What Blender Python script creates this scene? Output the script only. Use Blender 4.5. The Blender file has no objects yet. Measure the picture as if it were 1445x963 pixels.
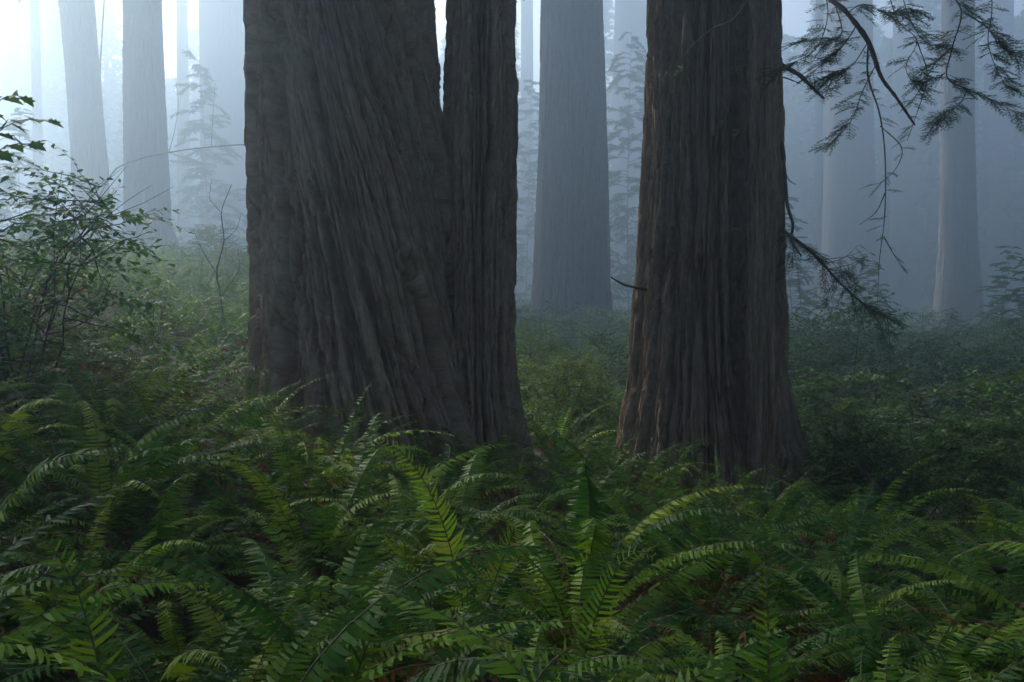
import bpy, math, random
import numpy as np
from mathutils import Vector, Matrix

sc = bpy.context.scene
COL = sc.collection
R = math.radians

# ------------------------------------------------------------------ camera
EYE = 2.0            # camera height above the forest floor under it
FX, CXP, HOR = 1405.0, 722.5, 450.0
cam_d = bpy.data.cameras.new("camera")
cam_d.lens = 35.0
cam_d.sensor_width = 36.0
cam_d.clip_start = 0.05
cam_d.clip_end = 1000.0
cam = bpy.data.objects.new("camera", cam_d)
COL.objects.link(cam)
cam.location = (0, 0, EYE)
cam.rotation_euler = (R(90 - 1.3), 0, 0)
sc.camera = cam

# ------------------------------------------------------------------ sky and sun
SUN_EL, SUN_AZ = 34.0, -40.0       # azimuth from +Y, negative towards -X (left)
world = bpy.data.worlds.new("World")
sc.world = world
world.use_nodes = True
wn = world.node_tree
sky = wn.nodes.new("ShaderNodeTexSky")
sky.sky_type = 'NISHITA'
sky.sun_disc = False
sky.sun_elevation = R(SUN_EL)
sky.sun_rotation = R(SUN_AZ)
sky.air_density = 1.0
sky.dust_density = 5.0
sky.ozone_density = 0.8
wn.nodes["Background"].inputs["Strength"].default_value = 0.14
wn.links.new(sky.outputs[0], wn.nodes["Background"].inputs["Color"])

sun_d = bpy.data.lights.new("sun", 'SUN')
sun_d.energy = 3.2
sun_d.angle = R(10)
sun_d.color = (1.0, 0.91, 0.80)
sun = bpy.data.objects.new("sun", sun_d)
COL.objects.link(sun)
sdir = Vector((math.sin(R(SUN_AZ)) * math.cos(R(SUN_EL)),
               math.cos(R(SUN_AZ)) * math.cos(R(SUN_EL)), math.sin(R(SUN_EL))))
sun.rotation_euler = sdir.to_track_quat('Z', 'Y').to_euler()
sun.location = sdir * 60

vs = sc.view_settings
vs.view_transform = 'Standard'
vs.look = 'None'
vs.gamma = 1.0
vs.use_curve_mapping = False
vs.exposure = 0.64
FOG = 0.0062
FOG_G = 0.80

sc.cycles.use_denoising = True
sc.cycles.max_bounces = 6
sc.cycles.diffuse_bounces = 3
sc.cycles.glossy_bounces = 2
sc.cycles.transmission_bounces = 3
sc.cycles.volume_bounces = 3
sc.cycles.use_adaptive_sampling = True
sc.cycles.adaptive_threshold = 0.02
sc.cycles.sample_clamp_indirect = 6.0

# ------------------------------------------------------------------ small helpers
def tag(o, label=None, cat=None, group=None, kind=None):
    if label: o["label"] = label
    if cat: o["category"] = cat
    if group: o["group"] = group
    if kind: o["kind"] = kind
    return o

def link(name, data, parent=None):
    o = bpy.data.objects.new(name, data)
    COL.objects.link(o)
    if parent is not None:
        o.parent = parent
    return o

def empty(name, loc, rz=0.0):
    o = link(name, None)
    o.empty_display_size = 0.1
    o.location = loc
    o.rotation_euler = (0, 0, rz)
    return o

def P(px, py, D):
    """a photograph pixel at depth D metres -> world point"""
    return np.array([(px - CXP) / FX * D, D, EYE - (py - HOR) / FX * D])

def sstep(a, b, x):
    t = np.clip((np.asarray(x, float) - a) / (b - a), 0, 1)
    return t * t * (3 - 2 * t)

def _hash(iu, iv, seed):
    n = (iu.astype(np.int64) * 374761393 + iv.astype(np.int64) * 668265263 + seed * 982451653) & 0xffffffff
    n = ((n ^ (n >> 13)) * 1274126177) & 0xffffffff
    n = ((n ^ (n >> 16)) * 2246822519) & 0xffffffff
    return (n ^ (n >> 15)) & 0xffffffff

def perlin(u, v, pu, seed):
    """2-D gradient noise, periodic in u with pu cells (pu=0: not periodic)"""
    iu = np.floor(u); iv = np.floor(v)
    fu = u - iu; fv = v - iv
    def g(a, b, du, dv):
        ia = iu + a
        if pu: ia = np.mod(ia, pu)
        ang = _hash(ia, iv + b, seed) * (2 * math.pi / 4294967296.0)
        return np.cos(ang) * du + np.sin(ang) * dv
    su = fu * fu * fu * (fu * (fu * 6 - 15) + 10)
    sv = fv * fv * fv * (fv * (fv * 6 - 15) + 10)
    a = g(0, 0, fu, fv); b = g(1, 0, fu - 1, fv)
    c = g(0, 1, fu, fv - 1); d = g(1, 1, fu - 1, fv - 1)
    return ((a + (b - a) * su) * (1 - sv) + (c + (d - c) * su) * sv) * 1.5

def ground_z(x, y):
    x = np.asarray(x, float); y = np.asarray(y, float)
    s = np.maximum(0, -x - 1.2)
    left = 0.35 * np.minimum(s, 6) + 0.085 * np.clip(s - 6, 0, 14) + 0.03 * np.clip(s - 20, 0, 60)
    left = left + 0.045 * np.clip(y - 15, 0, 60) * np.clip(-x / 12, 0, 1)
    left = left * (0.35 + 0.65 * sstep(1, 9, y))
    right = -1.7 * (1 - np.exp(-np.maximum(0, x - 0.6) / 9.0)) * sstep(2, 9, y)
    dip = 0.04 * sstep(1, 12, y)
    back = 0.02 * np.clip(y - 40, 0, 400) * sstep(-30, 10, x)
    bump = 0.12 * perlin(x * 0.35, y * 0.35, 0, 5) + 0.05 * perlin(x * 1.1, y * 1.1, 0, 6)
    return left + right + dip + back + bump

def gz(x, y):
    return float(ground_z(x, y))

class MB:
    """collects faces of one mesh; material slot per face"""
    def __init__(self):
        self.v, self.f, self.m, self.n = [], [], [], 0
    def add(self, verts, faces, mat=0):
        verts = np.asarray(verts, float)
        self.v.append(verts)
        for f in faces:
            self.f.append(tuple(int(i) + self.n for i in f)); self.m.append(mat)
        self.n += len(verts)
    def grid(self, verts, nu, nv, mat=0, closed=True):
        k = self.n
        self.v.append(np.asarray(verts, float).reshape(-1, 3)); self.n += nu * nv
        for j in range(nv - 1):
            for i in range(nu if closed else nu - 1):
                a = k + j * nu + i; b = k + j * nu + (i + 1) % nu
                self.f.append((a, b, b + nu, a + nu)); self.m.append(mat)
    def tube(self, pts, r0, r1, sides=5, mat=0, jit=None):
        pts = np.asarray(pts, float); n = len(pts)
        T = np.gradient(pts, axis=0); T /= np.linalg.norm(T, axis=1)[:, None] + 1e-9
        ref = np.array([0.13, 0.21, 0.97]) if abs(T[:, 2]).mean() < 0.8 else np.array([0.97, 0.2, 0.1])
        A = np.cross(T, ref); A /= np.linalg.norm(A, axis=1)[:, None] + 1e-9
        B = np.cross(T, A)
        rr = np.linspace(r0, r1, n)
        if jit is not None: rr = rr * jit
        ang = np.arange(sides) * 2 * math.pi / sides
        V = pts[:, None, :] + rr[:, None, None] * (np.cos(ang)[None, :, None] * A[:, None, :] + np.sin(ang)[None, :, None] * B[:, None, :])
        self.grid(V.reshape(-1, 3), sides, n, mat)
        k = self.n
        self.v.append(np.array([pts[-1] + T[-1] * r1])); self.n += 1
        for i in range(sides):
            self.f.append((k - sides + i, k - sides + (i + 1) % sides, k)); self.m.append(mat)
    def mesh(self, name, mats, smooth=False):
        me = bpy.data.meshes.new(name)
        V = np.concatenate(self.v) if self.v else np.zeros((0, 3))
        me.from_pydata(V.tolist(), [], self.f)
        for m in mats: me.materials.append(m)
        if len(mats) > 1: me.polygons.foreach_set("material_index", self.m)
        if smooth: me.polygons.foreach_set("use_smooth", [True] * len(self.f))
        me.update()
        return me

def quads_mesh(name, V, mats, per=4, faces=None, uvs=None):
    """V: (N,k,3) array of N identical small polygons; faces: index tuples inside each"""
    N, k, _ = V.shape
    faces = faces or [tuple(range(k))]
    base = (np.arange(N) * k)
    allf = []
    for f in faces:
        allf.append(base[:, None] + np.array(f)[None, :])
    me = bpy.data.meshes.new(name)
    loops = np.concatenate([a.reshape(-1) for a in allf])
    sizes = np.concatenate([np.full(N, len(f)) for f in faces])
    me.vertices.add(N * k); me.vertices.foreach_set("co", V.reshape(-1))
    me.loops.add(len(loops)); me.loops.foreach_set("vertex_index", loops.astype(np.int32))
    me.polygons.add(len(sizes))
    starts = np.concatenate([[0], np.cumsum(sizes)[:-1]])
    me.polygons.foreach_set("loop_start", starts.astype(np.int32))
    for m in mats: me.materials.append(m)
    me.update(calc_edges=True); me.validate()
    return me

def scatter_object(name, pts, rots, scl, idx, meshes, label):
    src = bpy.data.collections.new(name + "_sources")
    for k, me in enumerate(meshes):
        ob = bpy.data.objects.new("%s_source_%02d" % (name, k), me); src.objects.link(ob)
    me = bpy.data.meshes.new(name)
    me.vertices.add(len(pts)); me.vertices.foreach_set("co", np.asarray(pts, float).reshape(-1))
    for nm, ty, fld, dat in (("rot", 'FLOAT_VECTOR', "vector", rots), ("scl", 'FLOAT', "value", scl), ("idx", 'INT', "value", idx)):
        at = me.attributes.new(nm, ty, 'POINT'); at.data.foreach_set(fld, np.asarray(dat).reshape(-1))
    o = link(name, me); tag(o, label, kind="stuff")
    ng = bpy.data.node_groups.new(name, 'GeometryNodeTree')
    ng.interface.new_socket("Geometry", in_out='INPUT', socket_type='NodeSocketGeometry')
    ng.interface.new_socket("Geometry", in_out='OUTPUT', socket_type='NodeSocketGeometry')
    N = ng.nodes
    gi, go = N.new("NodeGroupInput"), N.new("NodeGroupOutput")
    iop = N.new("GeometryNodeInstanceOnPoints"); ci = N.new("GeometryNodeCollectionInfo")
    ci.inputs["Collection"].default_value = src
    ci.inputs["Separate Children"].default_value = True; ci.inputs["Reset Children"].default_value = True
    iop.inputs["Pick Instance"].default_value = True
    def attr(nm, ty):
        n = N.new("GeometryNodeInputNamedAttribute"); n.data_type = ty; n.inputs["Name"].default_value = nm
        return [s for s in n.outputs if s.enabled and s.name == "Attribute"][0]
    L = ng.links.new
    L(gi.outputs[0], iop.inputs["Points"]); L(ci.outputs[0], iop.inputs["Instance"])
    L(attr("idx", 'INT'), iop.inputs["Instance Index"])
    e2r = N.new("FunctionNodeEulerToRotation"); L(attr("rot", 'FLOAT_VECTOR'), e2r.inputs[0]); L(e2r.outputs[0], iop.inputs["Rotation"])
    L(attr("scl", 'FLOAT'), iop.inputs["Scale"]); L(iop.outputs[0], go.inputs[0])
    md = o.modifiers.new("scatter", 'NODES'); md.node_group = ng
    return o

# ------------------------------------------------------------------ materials
def new_mat(name):
    m = bpy.data.materials.new(name); m.use_nodes = True
    nt = m.node_tree
    return m, nt, nt.nodes["Principled BSDF"], nt.nodes["Material Output"]

def ramp(nt, stops, fac):
    n = nt.nodes.new("ShaderNodeValToRGB")
    while len(n.color_ramp.elements) < len(stops): n.color_ramp.elements.new(0.5)
    for e, (p, c) in zip(n.color_ramp.elements, stops):
        e.position = p; e.color = (*c, 1)
    nt.links.new(fac, n.inputs["Fac"])
    return n.outputs["Color"]

def noise(nt, vec, scale, detail=4, rough=0.55):
    n = nt.nodes.new("ShaderNodeTexNoise")
    n.inputs["Scale"].default_value = scale
    n.inputs["Detail"].default_value = detail
    n.inputs["Roughness"].default_value = rough
    if vec is not None: nt.links.new(vec, n.inputs["Vector"])
    return n.outputs["Fac"]

def mapping(nt, vec, scale):
    n = nt.nodes.new("ShaderNodeMapping")
    n.inputs["Scale"].default_value = scale
    nt.links.new(vec, n.inputs["Vector"])
    return n.outputs["Vector"]

def mixc(nt, fac, a, b, mode='MIX'):
    n = nt.nodes.new("ShaderNodeMix"); n.data_type = 'RGBA'; n.blend_type = mode
    if isinstance(fac, float): n.inputs[0].default_value = fac
    else: nt.links.new(fac, n.inputs[0])
    for s, i in ((a, 6), (b, 7)):
        if isinstance(s, tuple): n.inputs[i].default_value = (*s, 1)
        else: nt.links.new(s, n.inputs[i])
    return n.outputs[2]

def maprange(nt, v, a, b, c=0.0, d=1.0):
    n = nt.nodes.new("ShaderNodeMapRange")
    for i, x in zip((1, 2, 3, 4), (a, b, c, d)): n.inputs[i].default_value = x
    nt.links.new(v, n.inputs[0])
    return n.outputs[0]

def bark_material(name, grey, red, moss, moss_amt=0.5, strength=1.0):
    m, nt, bs, out = new_mat(name)
    uv = nt.nodes.new("ShaderNodeUVMap"); uv.uv_map = "grain"
    v = uv.outputs[0]
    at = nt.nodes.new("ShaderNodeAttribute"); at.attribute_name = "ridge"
    fib = noise(nt, mapping(nt, v, (38, 4.5, 1)), 1.0, 8, 0.75)
    fib2 = noise(nt, mapping(nt, v, (110, 22, 1)), 1.0, 3, 0.6)
    blot = noise(nt, mapping(nt, v, (2.2, 0.7, 1)), 1.0, 5, 0.6)
    strip = noise(nt, mapping(nt, v, (11, 0.6, 1)), 1.0, 4, 0.6)
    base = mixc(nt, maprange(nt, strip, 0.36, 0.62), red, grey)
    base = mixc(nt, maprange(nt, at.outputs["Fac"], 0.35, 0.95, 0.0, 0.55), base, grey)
    mossf = nt.nodes.new("ShaderNodeMath"); mossf.operation = 'MULTIPLY'
    nt.links.new(maprange(nt, blot, 0.45, 0.66, 0.0, moss_amt), mossf.inputs[0])
    nt.links.new(maprange(nt, noise(nt, mapping(nt, v, (26, 8, 1)), 1.0, 5), 0.40, 0.62), mossf.inputs[1])
    base = mixc(nt, mossf.outputs[0], base, moss)
    val = ramp(nt, [(0.25, (0.40, 0.37, 0.35)), (0.5, (1, 1, 1)), (0.75, (1.6, 1.58, 1.52))], fib)
    base = mixc(nt, 1.0, base, val, 'MULTIPLY')
    nt.links.new(base, bs.inputs["Base Color"])
    bs.inputs["Roughness"].default_value = 0.85
    bs.inputs["Specular IOR Level"].default_value = 0.25
    add = nt.nodes.new("ShaderNodeMath"); add.operation = 'ADD'
    sc2 = nt.nodes.new("ShaderNodeMath"); sc2.operation = 'MULTIPLY'; sc2.inputs[1].default_value = 0.35
    nt.links.new(fib2, sc2.inputs[0]); nt.links.new(fib, add.inputs[0]); nt.links.new(sc2.outputs[0], add.inputs[1])
    bp = nt.nodes.new("ShaderNodeBump"); bp.inputs["Strength"].default_value = strength
    bp.inputs["Distance"].default_value = 0.06
    nt.links.new(add.outputs[0], bp.inputs["Height"])
    nt.links.new(bp.outputs[0], bs.inputs["Normal"])
    return m

def leaf_material(name, stops, rough=0.42, trans=0.3, spec=0.5, tcol=(1.25, 1.25, 0.7), bump=0.0):
    """stops: colours picked per object (Object Info Random) with a little noise over each leaf"""
    m, nt, bs, out = new_mat(name)
    oi = nt.nodes.new("ShaderNodeObjectInfo")
    geo = nt.nodes.new("ShaderNodeNewGeometry")
    nz = noise(nt, geo.outputs["Position"], 7.0, 3)
    add = nt.nodes.new("ShaderNodeMath"); add.operation = 'ADD'; add.use_clamp = True
    nt.links.new(oi.outputs["Random"], add.inputs[0])
    nt.links.new(maprange(nt, nz, 0.25, 0.75, -0.28, 0.28), add.inputs[1])
    col = ramp(nt, stops, add.outputs[0])
    nt.links.new(col, bs.inputs["Base Color"])
    bs.inputs["Roughness"].default_value = rough
    bs.inputs["Specular IOR Level"].default_value = spec
    tr = nt.nodes.new("ShaderNodeBsdfTranslucent")
    nt.links.new(mixc(nt, 1.0, col, tcol, 'MULTIPLY'), tr.inputs["Color"])
    mx = nt.nodes.new("ShaderNodeMixShader"); mx.inputs[0].default_value = trans
    nt.links.new(bs.outputs[0], mx.inputs[1]); nt.links.new(tr.outputs[0], mx.inputs[2])
    nt.links.new(mx.outputs[0], out.inputs["Surface"])
    return m

def plain_material(name, a, b, scale=8.0, rough=0.8, bump=0.3):
    m, nt, bs, out = new_mat(name)
    tc = nt.nodes.new("ShaderNodeTexCoord")
    nz = noise(nt, tc.outputs["Object"], scale, 5)
    nt.links.new(ramp(nt, [(0.3, a), (0.7, b)], nz), bs.inputs["Base Color"])
    bs.inputs["Roughness"].default_value = rough
    bp = nt.nodes.new("ShaderNodeBump"); bp.inputs["Strength"].default_value = bump
    bp.inputs["Distance"].default_value = 0.01
    nt.links.new(noise(nt, tc.outputs["Object"], scale * 4, 4), bp.inputs["Height"])
    nt.links.new(bp.outputs[0], bs.inputs["Normal"])
    return m

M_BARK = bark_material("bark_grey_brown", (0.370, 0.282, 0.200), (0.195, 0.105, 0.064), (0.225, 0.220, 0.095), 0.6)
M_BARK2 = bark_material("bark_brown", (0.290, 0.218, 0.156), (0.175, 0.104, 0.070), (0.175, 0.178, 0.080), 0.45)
M_BARK_FAR = bark_material("bark_grey", (0.175, 0.158, 0.138), (0.120, 0.100, 0.085), (0.11, 0.12, 0.075), 0.4)
M_FERN = leaf_material("fern_green", [(0.0, (0.026, 0.085, 0.018)), (0.4, (0.058, 0.150, 0.018)), (0.75, (0.125, 0.230, 0.018)), (1.0, (0.21, 0.30, 0.024))], 0.55, 0.32, 0.14)
M_FERN_Y = leaf_material("fern_yellow_green", [(0.0, (0.15, 0.29, 0.022)), (0.6, (0.21, 0.35, 0.028)), (1.0, (0.30, 0.34, 0.035))], 0.55, 0.32, 0.14)
M_FERN_D = leaf_material("fern_dead_brown", [(0.0, (0.12, 0.040, 0.012)), (0.5, (0.24, 0.085, 0.022)), (1.0, (0.30, 0.15, 0.05))], 0.8, 0.15, 0.2, (1.1, 0.9, 0.7))
M_RACHIS = plain_material("fern_stem_brown", (0.07, 0.045, 0.018), (0.12, 0.10, 0.035), 20, 0.6)
M_SHRUB = leaf_material("shrub_green", [(0.0, (0.020, 0.055, 0.020)), (0.5, (0.038, 0.090, 0.026)), (1.0, (0.075, 0.150, 0.030))], 0.6, 0.3, 0.18)
M_SHRUB_L = leaf_material("shrub_light_green", [(0.0, (0.05, 0.11, 0.03)), (0.5, (0.08, 0.15, 0.035)), (1.0, (0.13, 0.20, 0.035))], 0.6, 0.35, 0.18)
M_LEAF = leaf_material("broad_leaf_green", [(0.0, (0.035, 0.10, 0.030)), (0.7, (0.065, 0.165, 0.036)), (1.0, (0.12, 0.22, 0.04))], 0.5, 0.42, 0.25)
M_LEAF_Y = leaf_material("broad_leaf_yellow", [(0.0, (0.30, 0.22, 0.03)), (1.0, (0.22, 0.10, 0.03))], 0.6, 0.3, 0.2)
M_NEEDLE = leaf_material("needle_dark_green", [(0.0, (0.024, 0.064, 0.030)), (0.6, (0.040, 0.095, 0.036)), (1.0, (0.065, 0.125, 0.040))], 0.6, 0.35, 0.2)
M_TWIG = plain_material("twig_brown", (0.035, 0.026, 0.020), (0.075, 0.055, 0.042), 14, 0.85)
M_TWIG_PALE = plain_material("twig_pale", (0.16, 0.13, 0.10), (0.26, 0.22, 0.17), 14, 0.8)
M_DEADWOOD = plain_material("dead_wood", (0.045, 0.032, 0.024), (0.10, 0.078, 0.06), 9, 0.9, 0.6)

def ground_material():
    m, nt, bs, out = new_mat("forest_duff")
    geo = nt.nodes.new("ShaderNodeNewGeometry")
    p = geo.outputs["Position"]
    a = ramp(nt, [(0.3, (0.030, 0.018, 0.011)), (0.5, (0.062, 0.036, 0.021)), (0.72, (0.105, 0.060, 0.032))], noise(nt, p, 3.0, 8, 0.7))
    b = mixc(nt, maprange(nt, noise(nt, p, 0.35, 4), 0.48, 0.62), a, (0.030, 0.055, 0.018))
    nt.links.new(b, bs.inputs["Base Color"])
    bs.inputs["Roughness"].default_value = 0.95
    bp = nt.nodes.new("ShaderNodeBump"); bp.inputs["Distance"].default_value = 0.05
    nt.links.new(noise(nt, p, 14, 8, 0.7), bp.inputs["Height"])
    nt.links.new(bp.outputs[0], bs.inputs["Normal"])
    return m
M_GROUND = ground_material()

# ------------------------------------------------------------------ ground
def axis(lo, hi, n, c, k):
    t = np.linspace(math.asinh((lo - c) / k), math.asinh((hi - c) / k), n)
    return c + k * np.sinh(t)
gx = axis(-300, 300, 180, 0, 8); gy = axis(-90, 330, 180, 8, 8)
GX, GY = np.meshgrid(gx, gy)
GZ = ground_z(GX, GY)
mb = MB(); mb.grid(np.stack([GX, GY, GZ], -1).reshape(-1, 3), 180, 180, 0, closed=False)
ground = link("ground", mb.mesh("ground", [M_GROUND], True)); tag(ground, kind="structure")

# ------------------------------------------------------------------ redwoods
def trunk_mesh(name, prof, zvis, nu, dz, seed, mat, shear=None, depth=(0.085, 0.035, 0.012), spacing=(0.42, 0.15, 0.05),
               groove=None, lobes=0.5):
    """prof: rows (z, cx, cy, r) in local metres. Bark ridges are real relief that follows the grain."""
    prof = np.array(prof, float)
    H = prof[-1, 0]
    z0 = prof[0, 0]
    zz = [z0]
    while zz[-1] < H:
        zz.append(zz[-1] + (dz if zz[-1] < zvis else max(dz * 6, 0.5)))
    zz = np.array(zz)
    th = np.arange(nu + 1) / nu * 2 * math.pi
    TH, Z = np.meshgrid(th, zz)
    cx = np.interp(zz, prof[:, 0], prof[:, 1])[:, None]
    cy = np.interp(zz, prof[:, 0], prof[:, 2])[:, None]
    r = np.interp(zz, prof[:, 0], prof[:, 3])[:, None]
    rref = float(np.interp(2.5, prof[:, 0], prof[:, 3]))
    circ = 2 * math.pi * rref
    u = TH / (2 * math.pi)
    us = u
    if shear is not None:        # grain lines lean by shear(angle) and fan out downwards
        t0 = np.linspace(0, 2 * math.pi, 1500)
        us = np.empty_like(u)
        for k, zk in enumerate(zz):
            tk = t0 + shear(t0) * max(0.0, 6.8 - max(zk, -0.3)) / rref
            us[k] = np.interp(th, np.concatenate([tk[:-1] - 2 * math.pi, tk, tk[1:] + 2 * math.pi]),
                              np.concatenate([t0[:-1] - 2 * math.pi, t0, t0[1:] + 2 * math.pi])) / (2 * math.pi)
    wob = 0.06 * perlin(u * 6, Z * 0.5, 6, seed + 1)
    n1 = max(6, int(circ / spacing[0])); n2 = max(14, int(circ / spacing[1])); n3 = max(30, int(circ / spacing[2]))
    us1 = us + wob * 1.5 / n1
    rag = 0.10 * perlin(us * n3, Z * 3.2, n3, seed + 8) + 0.08 * perlin(us * n3 * 2, Z * 7.0, n3 * 2, seed + 12)
    # long plates parted by deep furrows; each plate stands at its own height
    c1 = perlin(us1 * n1, Z * 0.15, n1, seed + 2) + 0.35 * perlin(us1 * n1 * 2, Z * 0.36, n1 * 2, seed + 3)
    c2 = perlin(us1 * n2, Z * 0.34, n2, seed + 4) + 0.35 * perlin(us1 * n2 * 2, Z * 0.95, n2 * 2, seed + 5)
    a1 = np.abs(c1) + rag * 0.5; a2 = np.abs(c2) + rag; a3 = np.abs(perlin(us1 * n3, Z * 1.3, n3, seed + 6))
    f1 = sstep(0.08, 0.20, a1); f2 = sstep(0.03, 0.17, a2); f3 = sstep(0.0, 0.3, a3)
    plate = np.where(c1 > 0, 0.5, -0.5) * f1 + 0.9 * np.clip(c1, -0.6, 0.6) - 0.6
    fl = perlin(us * n2, Z * 0.8, n2, seed + 9) + 0.3 * perlin(us * n3, Z * 2.0, n3, seed + 10) + rag
    fl2 = perlin(us * n3, Z * 1.1, n3, seed + 15) + rag * 1.5
    flake = sstep(0.10, 0.15, fl) * 1.2 + sstep(0.12, 0.17, fl2) * 0.7
    h = depth[0] * (f1 - 1) + depth[0] * 0.33 * plate + depth[1] * (f2 - 1) * (0.4 + 0.6 * f1) + depth[2] * (f3 - 1) + 0.02 * flake + 0.02 * rag - 0.035
    lob = 1 + lobes * perlin(u * 7, Z * 0.12, 7, seed + 7) * np.clip((r / rref - 0.93) * 4, 0.12, 1.0)
    rad = r * (1 + (lob - 1) * 0.28) + h
    if groove is not None:
        for (g0, gw, gd) in groove:
            d = (TH - g0 + math.pi) % (2 * math.pi) - math.pi
            rad = rad - gd * np.exp(-(d / gw) ** 2)
    X = cx + rad * np.cos(TH); Y = cy + rad * np.sin(TH)
    nz = len(zz)
    V = np.stack([X, Y, Z], -1)
    me = bpy.data.meshes.new(name)
    n = nu + 1
    j, i = np.meshgrid(np.arange(nz - 1), np.arange(nu), indexing='ij')
    a = (j * n + i).reshape(-1)
    F = np.stack([a, a + 1, a + n + 1, a + n], -1)
    me.vertices.add(n * nz); me.vertices.foreach_set("co", V.reshape(-1))
    me.loops.add(F.size); me.loops.foreach_set("vertex_index", F.reshape(-1).astype(np.int32))
    me.polygons.add(len(F)); me.polygons.foreach_set("loop_start", (np.arange(len(F)) * 4).astype(np.int32))
    me.polygons.foreach_set("use_smooth", np.ones(len(F), bool))
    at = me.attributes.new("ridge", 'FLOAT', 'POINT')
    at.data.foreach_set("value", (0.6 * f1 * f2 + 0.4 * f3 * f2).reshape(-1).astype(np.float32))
    me.update(calc_edges=True)
    uvl = me.uv_layers.new(name="grain")
    UV = np.stack([us * circ, Z], -1).reshape(-1, 2)[F.reshape(-1)]
    uvl.data.foreach_set("uv", UV.reshape(-1).astype(np.float32))
    me.materials.append(mat)
    me.validate()
    return me

def crown_mesh(name, seed, z0, z1, rad, nlimb, nleaf, size):
    rg = np.random.default_rng(seed)
    mb = MB()
    C = []
    for k in range(nlimb):
        t = (k + rg.uniform(0, 1)) / nlimb
        z = z0 + (z1 - z0) * t
        a = rg.uniform(0, 6.283)
        L = rad * (1.05 - 0.75 * t) * rg.uniform(0.6, 1.15)
        s = np.linspace(0, 1, 7)[:, None]
        d = np.array([[math.cos(a), math.sin(a), 0]])
        pts = d * L * s + np.array([[0, 0, 1]]) * (z + 0.25 * L * s - 0.42 * L * s ** 2)
        mb.tube(pts, 0.10 * (1.1 - t), 0.02, 4)
        m = max(6, int(nleaf / nlimb))
        tt = rg.uniform(0.2, 1.05, m)[:, None]
        side = np.array([[-math.sin(a), math.cos(a), 0]])
        c = d * L * tt + np.array([[0, 0, 1]]) * (z + 0.25 * L * tt - 0.42 * L * tt ** 2)
        c = c + side * rg.normal(0, 0.20 * L, (m, 1)) + rg.normal(0, 0.35, (m, 3)) * np.array([1, 1, 0.8])
        C.append(c)
    C = np.concatenate(C); N = len(C)
    d = rg.normal(0, 1, (N, 3)) * np.array([1, 1, 0.4]); d /= np.linalg.norm(d, axis=1)[:, None]
    w = np.cross(d, rg.normal(0, 1, (N, 3)) * 0.5 + np.array([0, 0, 1])); w /= np.linalg.norm(w, axis=1)[:, None]
    L = rg.uniform(0.6, 1.3, (N, 1)) * size
    V = np.stack([C - d * L * .5, C + w * L * .28, C + d * L * .6 - np.array([0, 0, .15]) * L, C - w * L * .28], 1)
    return mb.mesh(name + "_limbs", [M_TWIG]), quads_mesh(name, V, [M_NEEDLE])

CROWNS = [crown_mesh("crown%d" % k, 60 + k, 0.0, 20.0, 5.2, 34, 3600, 0.62) for k in range(3)]
_cr = [0]
def add_crown(tree, x, y, z0, h, rscale=1.0):
    lm, fm = CROWNS[_cr[0] % 3]; _cr[0] += 1
    rz = _cr[0] * 2.1
    for nm, me in (("crown", fm), ("limbs", lm)):
        o = link(nm, me, tree)
        o.location = (x, y, z0); o.rotation_euler = (0, 0, rz); o.scale = (rscale, rscale, h / 20.0)
        o["kind"] = "stuff"

def profile(rows, D, base, H, y_off=0.0, under=0.6):
    """rows: (py, left px, right px) edges read off the photograph at depth D -> local (z, cx, cy, r)"""
    out = []
    for py, l, r in rows:
        c = P((l + r) / 2, py, D)
        out.append((c[2] - base[2], c[0] - base[0], y_off, (r - l) / 2 / FX * D))
    out.sort()
    z, cx, cy, r = out[0]
    out = [(-under, cx, cy, r * 1.10), ] + [o for o in out if o[0] > -under + 0.05]
    z1, cx1, cy1, r1 = out[-1]
    sl = (out[-1][1] - out[-2][1]) / max(0.5, out[-1][0] - out[-2][0]) * 0.5
    for f in (0.33, 0.66, 1.0):
        zz = z1 + (H - z1) * f
        out.append((zz, cx1 + sl * (H - z1) * f * 0.4, cy1, r1 * (1 - 0.55 * f)))
    return out

def tree_base(px, D):
    x = (px - CXP) / FX * D
    return np.array([x, D, gz(x, D)])

# twin-stemmed redwood -------------------------------------------------------
FRONT = 1.5 * math.pi      # angle that faces the camera
D0 = 12.8
b = tree_base(500, D0)
twin = empty("twin_redwood", b)
tag(twin, "massive dark redwood with twisted furrowed bark and two trunks fused at the base", "tree")
def shear_main(T):
    d = (T - FRONT + 1.9) % (2 * math.pi) - 1.9
    return 0.31 * sstep(-1.55, 0.0, d) * (1 - 0.98 * np.clip((d - 0.4) / 3.2, 0, 1))
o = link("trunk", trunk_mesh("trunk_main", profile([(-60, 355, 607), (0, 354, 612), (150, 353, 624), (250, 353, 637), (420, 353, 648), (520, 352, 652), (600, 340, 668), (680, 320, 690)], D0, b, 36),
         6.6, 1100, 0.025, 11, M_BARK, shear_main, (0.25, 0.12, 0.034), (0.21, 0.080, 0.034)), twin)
o["label"] = "broad main trunk with bark ridges twisting diagonally down it"
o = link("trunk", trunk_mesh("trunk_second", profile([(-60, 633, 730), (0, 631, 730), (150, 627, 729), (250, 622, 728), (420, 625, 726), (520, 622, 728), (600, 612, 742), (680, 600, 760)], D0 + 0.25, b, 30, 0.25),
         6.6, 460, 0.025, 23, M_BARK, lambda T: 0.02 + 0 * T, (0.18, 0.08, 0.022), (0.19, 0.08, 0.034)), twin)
o["label"] = "slimmer straight second trunk beside the main one"
add_crown(twin, -0.3, 0, 21, 15, 0.85)
add_crown(twin, 1.7, 0.3, 18, 13, 0.7)

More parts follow.
